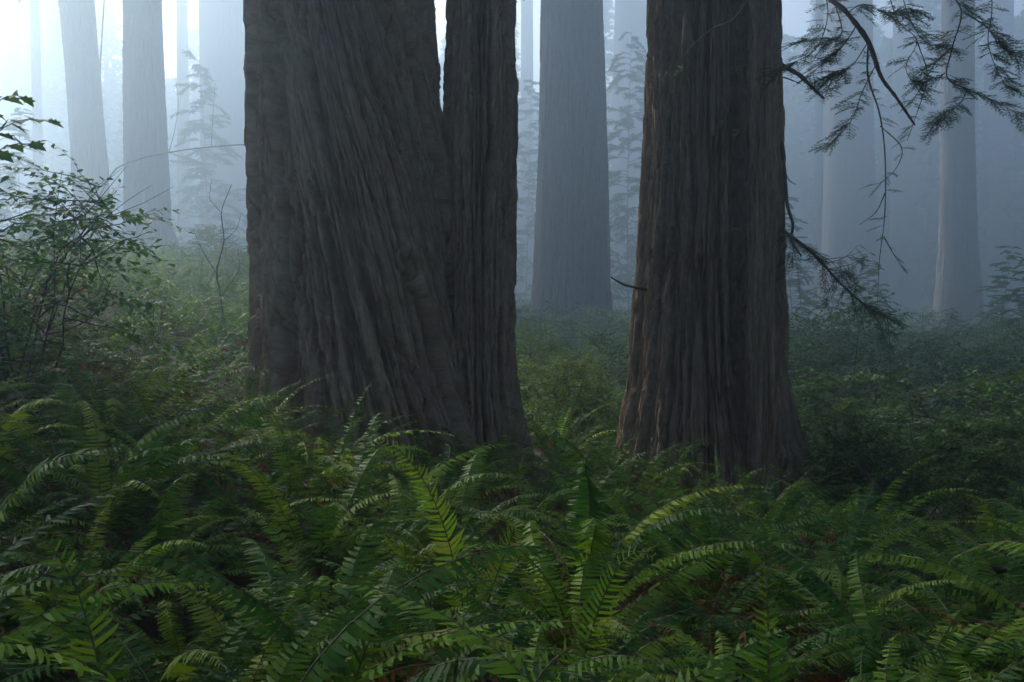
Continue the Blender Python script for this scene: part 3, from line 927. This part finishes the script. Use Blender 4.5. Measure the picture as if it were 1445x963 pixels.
for _ in range(900):
    y = 11.5 + 44 * rs.random() ** 1.3; px = rs.uniform(1120, 1490)
    x = (px - CXP) / FX * y
    if px < 1180 and y < 15: continue
    if not free(x, y, 1.0 + y * 0.022): continue
    s = rs.choice([0.55, 0.7, 0.9, 1.1, 1.45, 1.8]) * rs.uniform(.9, 1.1) * (0.85 if y < 15 else 1.1 if y < 25 else 1.25)
    if y < 18: lab, gr = "dim evergreen shrub on the near edge of the dark shrubby slope", "shrubs at the near edge of the dark slope"
    elif y < 28: lab, gr = "hazy evergreen shrub halfway up the dark shrubby slope", "shrubs halfway up the dark slope"
    else: lab, gr = "misty shrub far up the slope around the blue-grey redwood", "misty shrubs far up the dark slope"
    shrub(lab, x, y, s, n, rs.random() < 0.08, gr); n += 1
    if n > 84: break
for (px, y, s, lt) in [(790, 15.5, 0.95, 1), (765, 17, 0.9, 1), (838, 16.5, 0.85, 1), (815, 19, 1.0, 0), (745, 20, 1.1, 1), (870, 22, 1.1, 0), (775, 23, 1.0, 0), (735, 26, 1.2, 1), (890, 28, 1.3, 1), (868, 30, 1.4, 1), (760, 31, 1.2, 0)]:
    x = (px - CXP) / FX * y
    shrub("pale green shrub in the gap between the dark redwoods" if lt else "deep green shrub in the gap between the dark redwoods", x, y, s, n, bool(lt),
          "pale shrubs between the dark redwoods" if lt else "deep green shrubs between the dark redwoods", 1.15); n += 1
shrub("tall shrub hiding the foot of the dark broken stump", (1452 - CXP) / FX * 20.5, 20.5, 1.7, 3, False, None, 1.2)
for (px, y, s) in [(330, 30, 1.1), (285, 38, 1.3), (60, 40, 1.5), (310, 46, 1.6)]:
    x = (px - CXP) / FX * y
    shrub("mist-softened shrub among the ferns below the backlit redwoods", x, y, s, n, rs.random() < .4, "shrubs below the backlit redwoods"); n += 1
# farther cover, one mass
pts, rots, scl, idx = [], [], [], []
for _ in range(1300):
    y = rs.uniform(36, 190); x = rs.uniform(-0.56, 0.60) * y
    if x / y < -0.24 and y < 80: continue
    pts.append((x, y, gz(x, y) - .05)); rots.append((0, 0, rs.uniform(0, 6.28))); scl.append(rs.choice([0.6, 0.8, 1.0, 1.3, 1.7, 2.2]) * rs.uniform(.85, 1.15)); idx.append(rs.randrange(7))
scatter_object("undergrowth", pts, rots, scl, idx, [q[1] for q in SHRUBS], "far undergrowth of low bushes lost in the mist")

# ------------------------------------------------------------------ hemlock saplings
def conifer(seed, H, blen, nbr, bare=0.12, needle=0.065):
    rg = np.random.default_rng(seed)
    po = []
    tr = wander(rg, (0, 0, -.1), (0, 0, 1), H, 14, 0.03, 0.05)
    po.append((tr, 0.005 * H ** .8, 0.004, 0))
    for k in range(nbr):
        u = bare + (1 - bare) * (k + rg.uniform(0, 1)) / nbr
        p = np.array([np.interp(u, np.linspace(0, 1, 15), tr[:, c]) for c in range(3)])
        a = rg.uniform(0, 6.283); L = blen * (1.05 - .8 * u) * rg.uniform(.6, 1.15)
        b1 = wander(rg, p, (math.cos(a), math.sin(a), 0.30), L, 9, 0.09, -0.075)
        po.append((b1, 0.010, 0.003, 1))
        for q in range(34):
            i2 = rg.integers(2, 10); t1 = unit(b1[min(i2, 9)] - b1[i2 - 1]); lat = unit(np.cross(t1, (0, 0, 1)))
            b2 = wander(rg, b1[min(i2, 9)], t1 + lat * (1 if q % 2 else -1) * rg.uniform(.5, 1), L * 0.42 * (1.15 - i2 / 12) * rg.uniform(.6, 1.2), 5, .06, -.05)
            po.append((b2, 0.003, 0.001, 2))
    lv = twig_leaves(rg, po, needle * 0.22, needle, .2, (1, 2), 0.15, .35, .22)
    return stems_mesh("sapling_wood", po, M_TWIG), leaf_cloud("sapling_needles", *lv, 0.17, M_NEEDLE)
CON = [conifer(1500 + k, 6.0, 2.1, 80) for k in range(3)]
def sapling(label, px, D, s, k, rz=0.0, sz=1.0):
    x = (px - CXP) / FX * D
    t = empty("hemlock_sapling", (x, D, gz(x, D)), rz); tag(t, label, "tree")
    w, nd = CON[k % 3]
    o = link("trunk", w, t); o.scale = (s, s, s * sz)
    o = link("needles", nd, t); o.scale = (s, s, s * sz); o["kind"] = "stuff"
sapling("feathery hemlock sapling in mist beside the straight backlit redwood", 292, 108, 3.3, 0, 0.5, 1.2)
sapling("hazy hemlock filling the gap behind the misty grey redwood", 888, 95, 3.3, 1, 1.5, 1.5)
sapling("faint hemlock behind the slim trunk of the twin redwood", 742, 120, 3.6, 2, 2.2, 1.4)
sapling("blue-green hemlock sapling at the far side of the dark slope", 1440, 34, 0.95, 0, 2.0)
sapling("small hazy hemlock rising beneath the overhanging needle sprays", 1225, 50, 1.1, 1, 4.0)
sapling("misty young hemlock beside the hazy blue redwood", 1120, 62, 1.5, 2, 3.1, 1.2)
sapling("small hemlock standing beside the blue-grey redwood", 1405, 52, 1.2, 2, 0.4)
sapling("broad low hemlock halfway up the shrubby slope", 1310, 30, 0.62, 0, 1.1, 0.8)
sapling("short bushy hemlock near the lone blue-grey redwood's foot", 1345, 42, 0.8, 1, 2.6, 0.8)
sapling("wispy hemlock on the bright slope behind the leafy bush", 30, 70, 1.8, 1, 0.9)

# ------------------------------------------------------------------ broad-leaved bush on the uphill side
def leaf_shape(kind, mat=None):
    if kind == "maple":
        half = [(0, 0), (.10, .16), (.36, .06), (.30, .24), (.56, .34), (.40, .46), (.50, .66), (.28, .62), (.18, .80), (.0, 1.0)]
    else:
        half = [(0, 0), (.16, .08), (.27, .26), (.24, .30), (.29, .46), (.24, .50), (.22, .66), (.17, .70), (.10, .88), (0, 1.0)]
    mb = MB()
    mid = [(y, 0.0, -0.10 * y * y) for x, y in half]
    v = []
    for x, y in half: v.append((y, x, 0.22 * x - 0.12 * y * y))
    for x, y in half: v.append((y, -x, 0.22 * x - 0.12 * y * y))
    v += mid
    n = len(half); f = []
    for i in range(n - 1):
        for off, flip in ((0, False), (n, True)):
            q = (2 * n + i, 2 * n + i + 1, off + i + 1, off + i)
            f.append(q if not flip else q[::-1])
    mb.add(v, f)
    me = mb.mesh("leaf_" + kind, [mat or M_LEAF]); me.validate()
    return me
LEAF_OVAL, LEAF_MAPLE = leaf_shape("oval"), leaf_shape("maple")
LEAF_YELLOW = leaf_shape("oval", M_LEAF_Y)
def place_leaf(parent, me, pos, d, nr, L, rg):
    o = link("leaf", LEAF_YELLOW if rg.random() < 0.03 else me, parent)
    w = np.cross(nr, d); m = Matrix.Identity(4)
    for c, col in enumerate((d * L, w * L, nr * L)):
        for r_ in range(3): m[r_][c] = col[r_]
    for r_ in range(3): m[r_][3] = pos[r_]
    o.matrix_local = m
def leafy_bush(label, px, D, H, seed, nstem, spread, me, leafL, spacing, lean, nmax=290, ratio=(0.5, 0.26), nb=(6, 4)):
    rg = np.random.default_rng(seed); x = (px - CXP) / FX * D
    t = empty("leafy_bush", (x, D, gz(x, D))); tag(t, label, "bush")
    po = branchy(rg, H, nstem, spread, nb, 0.22, ratio, lean)
    link("stems", stems_mesh("bush_stems", po, M_TWIG, 5), t)["kind"] = "stuff"
    pos, d, nr, ln = twig_leaves(rg, po, spacing, leafL, .4, (1, 2), .25, .3, .3)
    pick = rg.permutation(len(pos))
    pick = pick[np.argsort(-pos[pick, 2], kind='stable')] if False else pick
    for i in pick[:nmax]: place_leaf(t, me, pos[i], d[i], nr[i], ln[i], rg)
    if len(pick) > nmax:
        q = pick[nmax:]
        link("foliage", leaf_cloud("bush_foliage", pos[q], d[q], nr[q], ln[q], 0.26, M_LEAF), t)["kind"] = "stuff"
leafy_bush("leafy bush with thin arching twigs and toothed oval leaves on the uphill side", 30, 8.6, 2.55, 2001, 7, 0.36, LEAF_OVAL, 0.095, 0.06, (0.1, 0), 300, (0.42, 0.22), (7, 4))
leafy_bush("taller sparse bush behind the leafy one, tips against the mist", -10, 9.8, 2.6, 2002, 6, 0.36, LEAF_OVAL, 0.095, 0.065, (0.12, 0), 300, (0.4, 0.22), (7, 4))
leafy_bush("low bush with few yellowing leaves at the edge of the ferns", 120, 10.5, 1.25, 2003, 5, 0.7, LEAF_OVAL, 0.075, 0.06, (0.1, 0), 200)
leafy_bush("small upright bush on the bright slope beneath the straight backlit redwood", 205, 13.5, 1.35, 2004, 4, 0.4, LEAF_OVAL, 0.085, 0.08, (0, 0), 140)
# a maple shoot reaching in with large lobed leaves
rg = np.random.default_rng(2010)
bx, by = gp(-110, 600, 6.4)
t = empty("maple_shoot", (bx, by, gz(bx, by))); tag(t, "maple shoot with large lobed leaves reaching over the leafy bush", "shrub")
B0 = np.array([bx, by, gz(bx, by)])
po = []
for k, ctrl in enumerate([[P(-90, 330, 6.4), P(-40, 120, 6.3), P(88, 180, 6.2)], [P(-95, 360, 6.4), P(-50, 190, 6.3), P(45, 205, 6.2)], [P(-90, 300, 6.4), P(-40, 110, 6.3), P(40, 140, 6.3)]]):
    pts = bez([B0] + ctrl, 18) - B0
    po.append((pts, 0.008, 0.002, 2))
mbs = MB()
for pts, r0, r1, lv in po: mbs.tube(pts, r0, r1, 5)
link("stems", mbs.mesh("maple_stems", [M_TWIG]), t)["kind"] = "stuff"
pos, d, nr, ln = twig_leaves(rg, po, 0.062, 0.115, .4, (2,), .2, .35, .25)
for i in range(len(pos)):
    if pos[i, 0] + bx > -3.6: place_leaf(t, LEAF_MAPLE, pos[i], d[i], nr[i], ln[i], rg)

# bare thin saplings in the mist between the straight backlit redwood and the twin redwood
def bare_tree(name, label, base_px, D, lines, mat, cat="tree"):
    b = tree_base(base_px, D); t = empty(name, b); tag(t, label, cat)
    for k, (pp, r0, r1) in enumerate(lines):
        pts = np.array([P(*q[:2], D + (q[2] if len(q) > 2 else 0)) for q in pp]) - b
        tt = np.linspace(0, 1, 4 * len(pts)); xs = np.linspace(0, 1, len(pts))
        sm = np.stack([np.interp(tt, xs, pts[:, c]) for c in range(3)], -1)
        sm[1:-1] = (sm[:-2] + 2 * sm[1:-1] + sm[2:]) / 4
        mbt = MB(); mbt.tube(sm, r0, r1, 6)
        link("trunk" if k == 0 else "branch", mbt.mesh(name, [mat], True), t)
    return t
bare_tree("bare_sapling", "crooked leafless sapling with forked twigs beside the twin redwood", 318, 18,
    [([(318, 470), (312, 420), (305, 385), (318, 340), (312, 300), (328, 262)], .022, .006), ([(305, 385), (285, 352), (276, 330)], .010, .004),
     ([(318, 340), (335, 325), (342, 300)], .008, .003), ([(312, 300), (296, 282), (300, 255)], .008, .003), ([(312, 420), (340, 380), (336, 350)], .009, .003)], M_TWIG)
bare_tree("leaning_sapling", "thin curved limb bowed across behind the backlit redwoods", 128, 60,
    [([(128, 350), (140, 280), (165, 238), (210, 222), (270, 212), (345, 205), (420, 212)], .065, .03), ([(240, 217), (248, 190), (255, 150, 1), (250, 110, 1)], .025, .010),
     ([(300, 210), (302, 170), (306, 120)], .022, .008)], M_TWIG)
bare_tree("slim_pole_tree", "slim pole-thin sapling between the two backlit redwoods", 146, 85, [([(148, 420), (145, 250), (143, 120), (153, -20)], .12, .06)], M_TWIG)

# ------------------------------------------------------------------ boughs, stubs and twigs on the brown redwood
RB = np.array(right.location)
def catmull(pp, m=6):
    p = np.array(pp, float); p = np.concatenate([[2 * p[0] - p[1]], p, [2 * p[-1] - p[-2]]])
    out = []
    for i in range(1, len(p) - 2):
        for t in np.linspace(0, 1, m, endpoint=False):
            out.append(0.5 * (2 * p[i] + (p[i + 1] - p[i - 1]) * t + (2 * p[i - 1] - 5 * p[i] + 4 * p[i + 1] - p[i + 2]) * t ** 2 + (3 * p[i] - p[i - 1] - 3 * p[i + 1] + p[i + 2]) * t ** 3))
    out.append(p[-2]); return np.array(out)
def part_tube(name, pix, r0, r1, mat, parent=right, sides=6, knob=0.12, seed=0):
    pts = catmull([P(*q) for q in pix]) - RB
    rg = np.random.default_rng(seed + 5)
    mbt = MB(); mbt.tube(pts, r0, r1, sides, 0, 1 + knob * rg.normal(0, 1, len(pts)))
    return link(name, mbt.mesh(name, [mat], True), parent), pts
# needle sprays
def spray_mesh(seed, L=0.24):
    rg = np.random.default_rng(seed); po = []
    main = wander(rg, (0, 0, 0), (1, 0, -0.05), L, 6, .06, -.05); po.append((main, .0022, .0008, 2))
    for k in range(12):
        i = 1 + k // 2; sg = 1 if k % 2 else -1
        po.append((wander(rg, main[min(i, 6)], (0.75, sg * 0.8, -.05), L * rg.uniform(.3, .55) * (1.15 - i / 7), 4, .05, -.03), .0014, .0006, 2))
    lv = twig_leaves(rg, po, 0.0065, 0.018, .4, (2,), .05, .3, .12)
    me_w = stems_mesh("spray_twig", po, M_TWIG, 3)
    pos, d, nr, ln = lv; w = np.cross(nr, d); Ln = ln[:, None]
    mb = MB()
    for v in np.stack([pos - w * .0030 + d * Ln * .12, pos + w * .0030 + d * Ln * .12, pos + d * Ln * .8 + w * .0022, pos + d * Ln * .8 - w * .0022], 1): mb.add(v, [(0, 1, 2, 3)], 0)
    for pts, r0, r1, _ in po: mb.tube(pts, r0, r1, 3, 1)
    return mb.mesh("needle_spray", [M_NEEDLE, M_TWIG])
SPRAYS = [spray_mesh(2300 + k) for k in range(6)]
def sprays_on(parent, pts, n, seed, smin=0.7, smax=1.3, t0=0.1, hang=0.1):
    rd = random.Random(seed); m = len(pts)
    for k in range(n):
        u = t0 + (1 - t0) * rd.random(); i = min(m - 2, int(u * (m - 1)))
        o = link("needle_spray", rd.choice(SPRAYS), parent)
        t = unit(pts[i + 1] - pts[i])
        a = math.atan2(t[1], t[0]) + rd.choice([-1, 1]) * rd.uniform(.2, 1.3)
        o.location = pts[i] + (pts[i + 1] - pts[i]) * rd.random()
        o.rotation_euler = (rd.uniform(-.5, .5), rd.uniform(-.15, .5) + hang, a); sc_ = rd.uniform(smin, smax); o.scale = (sc_, sc_, sc_)
    return
bough, bp = part_tube("bough", [(1070, -420, 13.2), (1100, -300, 12.2), (1128, -140, 10.8), (1155, -20, 9.8), (1192, 22, 9.4), (1222, 62, 9.2), (1240, 110, 9.1), (1262, 140, 9.0), (1288, 178, 8.9)], .045, .009, M_DEADWOOD, seed=1)
bough["label"] = "bare-ended brown bough hanging from the brown redwood"
lines = [
 ([(1150, -40, 10.0), (1165, 20, 9.6), (1150, 70, 9.3), (1120, 90, 9.1), (1098, 100, 9.0)], 16, .9, 1.3),
 ([(1160, -30, 9.9), (1185, 45, 9.4), (1165, 60, 9.2), (1128, 58, 9.0)], 14, .9, 1.3),
 ([(1205, 40, 9.3), (1185, 70, 9.1), (1160, 90, 9.0), (1140, 112, 8.9)], 12, .8, 1.2),
 ([(1222, 62, 9.2), (1200, 95, 9.0), (1178, 105, 8.9), (1165, 130, 8.8)], 14, .9, 1.3),
 ([(1235, 90, 9.1), (1215, 130, 9.0), (1200, 170, 8.9), (1172, 205, 8.9)], 10, .8, 1.2),
 ([(1222, 60, 9.2), (1222, 110, 9.2), (1238, 160, 9.1), (1246, 210, 9.1), (1248, 270, 9.1), (1246, 320, 9.1), (1240, 370, 9.1), (1238, 432, 9.1)], 6, .5, .8),
 ([(1248, 272, 9.1), (1235, 300, 9.1), (1212, 318, 9.1)], 0, .5, .8),
 ([(1246, 335, 9.1), (1262, 362, 9.1), (1280, 388, 9.1)], 2, .4, .6),
 ([(1240, 180, 9.1), (1270, 210, 9.0), (1262, 240, 9.0), (1240, 260, 8.9)], 3, .5, .9),
 ([(1300, -120, 10.0), (1330, -20, 9.4), (1352, 20, 9.2), (1340, 70, 9.1), (1333, 112, 9.0), (1362, 128, 8.9), (1400, 145, 8.8), (1442, 168, 8.7)], 26, .8, 1.3),
 ([(1340, 70, 9.1), (1318, 90, 9.0), (1300, 120, 8.9), (1282, 150, 8.8)], 12, .7, 1.2),
 ([(1352, 20, 9.2), (1385, 40, 9.0), (1410, 70, 8.9), (1446, 95, 8.8)], 18, .8, 1.3),
 ([(1362, 128, 8.9), (1350, 150, 8.8), (1330, 162, 8.7), (1318, 185, 8.7)], 11, .8, 1.2),
 ([(1385, -60, 9.4), (1395, 10, 9.2), (1390, 60, 9.0), (1402, 100, 8.9), (1420, 128, 8.8)], 16, .8, 1.2),
 ([(1262, -60, 9.8), (1270, 0, 9.6), (1285, 40, 9.4), (1300, 60, 9.2), (1326, 70, 9.1)], 14, .8, 1.2),
 ([(1240, -40, 9.8), (1262, 30, 9.4), (1290, 60, 9.2), (1275, 100, 9.0), (1300, 140, 8.9)], 12, .7, 1.1),
 ([(1290, 60, 9.2), (1305, 110, 9.1), (1290, 165, 9.0), (1278, 200, 9.0)], 5, .6, .9),
 ([(1192, 22, 9.4), (1215, 10, 9.1), (1250, 22, 8.9), (1280, 15, 8.8)], 14, .8, 1.3),
 ([(1128, -140, 10.8), (1170, -90, 10.2), (1262, -60, 9.8), (1300, -120, 10.0), (1385, -60, 9.4)], 0, .8, 1.2),
]
for k, (pix, ns, a, c) in enumerate(lines):
    o, pts = part_tube("twig", pix, (.006 if k not in (5, 9, 18) else .010), .002, M_TWIG, bough, 5, .08, k)
    if ns: sprays_on(bough, pts, int(ns * 2.6), 3000 + k, a * .75, c * .85, 0.15)
low, lp = part_tube("bough", [(1098, 322, 12.6), (1120, 338, 12.2), (1150, 362, 11.8), (1185, 400, 11.5), (1222, 432, 11.3), (1258, 452, 11.2)], .028, .006, M_TWIG, seed=9)
low["label"] = "low drooping bough with thin hanging twigs on the brown redwood"
rd = random.Random(88)
sprays_on(low, lp, 40, 3100, .7, 1.2, .15, .1)
for k in range(26):
    i = rd.randint(1, len(lp) - 2); p0 = lp[i] + RB
    px0 = CXP + p0[0] / p0[1] * FX; py0 = HOR + (EYE - p0[2]) / p0[1] * FX
    dx = rd.uniform(-20, 65); dy = rd.uniform(10, 130) if k % 2 else rd.uniform(-30, 20)
    o, pts = part_tube("twig", [(px0, py0, p0[1]), (px0 + dx * .6, py0 + dy * .35, p0[1] - rd.uniform(-.3, .5)), (px0 + dx, py0 + dy, p0[1] - rd.uniform(-.4, .6))], .005, .0016, M_TWIG, low, 4, .05, k)
    sprays_on(low, pts, rd.randint(2, 6), 3200 + k, .5, 1.0, .2, .35)
o, _ = part_tube("branch_stub", [(1085, 88, 12.9), (1102, 96, 12.7), (1125, 108, 12.5), (1140, 122, 12.4), (1160, 141, 12.3)], .045, .016, M_DEADWOOD, seed=11)
o["label"] = "short broken branch stub jutting from the trunk"
part_tube("branch_stub", [(1085, 112, 12.9), (1104, 112, 12.7), (1128, 121, 12.6)], .016, .006, M_DEADWOOD, seed=12)
o, _ = part_tube("branch", [(1092, 165, 12.8), (1101, 200, 12.6), (1106, 250, 12.5), (1110, 290, 12.5), (1118, 318, 12.4), (1116, 340, 12.4), (1130, 362, 12.3)], .03, .012, M_DEADWOOD, seed=13)
o["label"] = "crooked dead branch hanging close to the trunk"
part_tube("branch", [(1104, 240, 12.5), (1112, 255, 12.4), (1122, 262, 12.3)], .012, .004, M_DEADWOOD, seed=14)
o, tp = part_tube("twig", [(1060, -8, 11.9), (1046, 12, 11.9), (1030, 32, 11.9), (1002, 45, 11.9), (975, 68, 11.9), (955, 92, 11.9), (944, 130, 11.95), (938, 180, 12.0), (933, 250, 12.0), (929, 300, 12.0), (918, 340, 12.0), (906, 372, 11.95), (890, 394, 11.9)], .011, .003, M_TWIG_PALE, seed=15, sides=5)
o["label"] = "long pale bare twig curving across the front of the trunk"
part_tube("twig", [(999, 46, 11.9), (1004, 58, 11.85), (1009, 78, 11.8)], .006, .002, M_TWIG_PALE, seed=16, sides=4)
part_tube("branch", [(862, 392, 13.0), (880, 402, 12.9), (905, 408, 13.0), (935, 412, 13.2)], .012, .02, M_TWIG, seed=17)
# small leaf tufts sprouting on the bark
for k, (px, py) in enumerate([(1018, 178), (1030, 98), (952, 105), (1045, 190), (1048, 320)]):
    rg = np.random.default_rng(2500 + k); p = P(px, py, 11.95) - RB
    po = [(wander(rg, p + np.array([0, .25, 0]), (rg.uniform(-.5, .5), -1, .1), .38, 4, .15), .003, .001, 2)]
    lv = twig_leaves(rg, po, .02, .05, .4, (2,), .1, .3, .4)
    link("leaf_tuft", leaf_cloud("leaf_tuft", *lv, .28, M_SHRUB_L), right)["kind"] = "stuff"

# ------------------------------------------------------------------ fallen wood
def fallen(name, label, pix, r0, r1, seed, cat):
    pts = catmull([P(*q) for q in pix]); b = pts[0].copy()
    t = empty(name, b); tag(t, label, cat)
    rg = np.random.default_rng(seed); mbt = MB(); mbt.tube(pts - b, r0, r1, 9, 0, 1 + .08 * rg.normal(0, 1, len(pts)))
    link("stem", mbt.mesh(name, [M_DEADWOOD], True), t)
    for k in range(3):
        i = int(len(pts) * (.3 + .2 * k)); mbt = MB(); mbt.tube(wander(rg, pts[i] - b, rg.normal(0, 1, 3) + np.array([0, 0, .6]), .3, 4, .1), r1 * .5 + .004, .003, 5)
        link("snag", mbt.mesh("snag", [M_DEADWOOD]), t)
fallen("fallen_branch", "bare fallen branch leaning among shrubs beside the brown redwood", [(1268, 735, 11.2), (1240, 692, 11.3), (1205, 648, 11.5), (1164, 604, 11.8)], .035, .012, 61, "branch")
fallen("fallen_log", "dark fallen log half buried in the shaded ferns", [(1362, 812, 7.6), (1400, 806, 7.7), (1470, 802, 7.8), (1560, 796, 8.0)], .03, .045, 62, "log")
fallen("fallen_branch", "broken dark branch resting on the half-buried log", [(1393, 768, 7.6), (1430, 786, 7.6), (1480, 812, 7.5)], .014, .025, 63, "branch")

# mossy stump at the far side of the dark slope
bst = tree_base(1480, 22); stp = empty("stump", bst); tag(stp, "dark broken redwood stump on the far side of the shrubby slope", "stump")
link("trunk", trunk_mesh("stump", [(-.6, 0, 0, .75), (.5, 0, 0, .6), (1.5, 0, 0, .52), (2.6, .02, 0, .50), (2.9, .05, 0, .40), (3.0, .08, 0, .05)], 4, 160, .08, 88, M_BARK2), stp)

# ------------------------------------------------------------------ haze
HZ = MB()
hx, hy0, hy1, hz0, hz1 = 306.0, -96.0, 336.0, float(GZ.min()) - 1.0, 84.0
V8 = [(sx * hx, yy, zz) for zz in (hz0, hz1) for sx, yy in ((-1, hy0), (1, hy0), (1, hy1), (-1, hy1))]
HZ.add(V8, [(3, 2, 1, 0), (4, 5, 6, 7), (0, 1, 5, 4), (1, 2, 6, 5), (2, 3, 7, 6), (3, 0, 4, 7)])
mh = bpy.data.materials.new("haze"); mh.use_nodes = True
for n in list(mh.node_tree.nodes):
    if n.type == 'BSDF_PRINCIPLED': mh.node_tree.nodes.remove(n)
pv = mh.node_tree.nodes.new("ShaderNodeVolumePrincipled")
pv.inputs["Color"].default_value = (0.66, 0.83, 1.0, 1)
pv.inputs["Density"].default_value = FOG
pv.inputs["Anisotropy"].default_value = FOG_G
mh.node_tree.links.new(pv.outputs[0], [n for n in mh.node_tree.nodes if n.type == 'OUTPUT_MATERIAL'][0].inputs["Volume"])
haze = link("haze", HZ.mesh("haze", [mh])); tag(haze, "pale mist filling the redwood grove", kind="stuff")
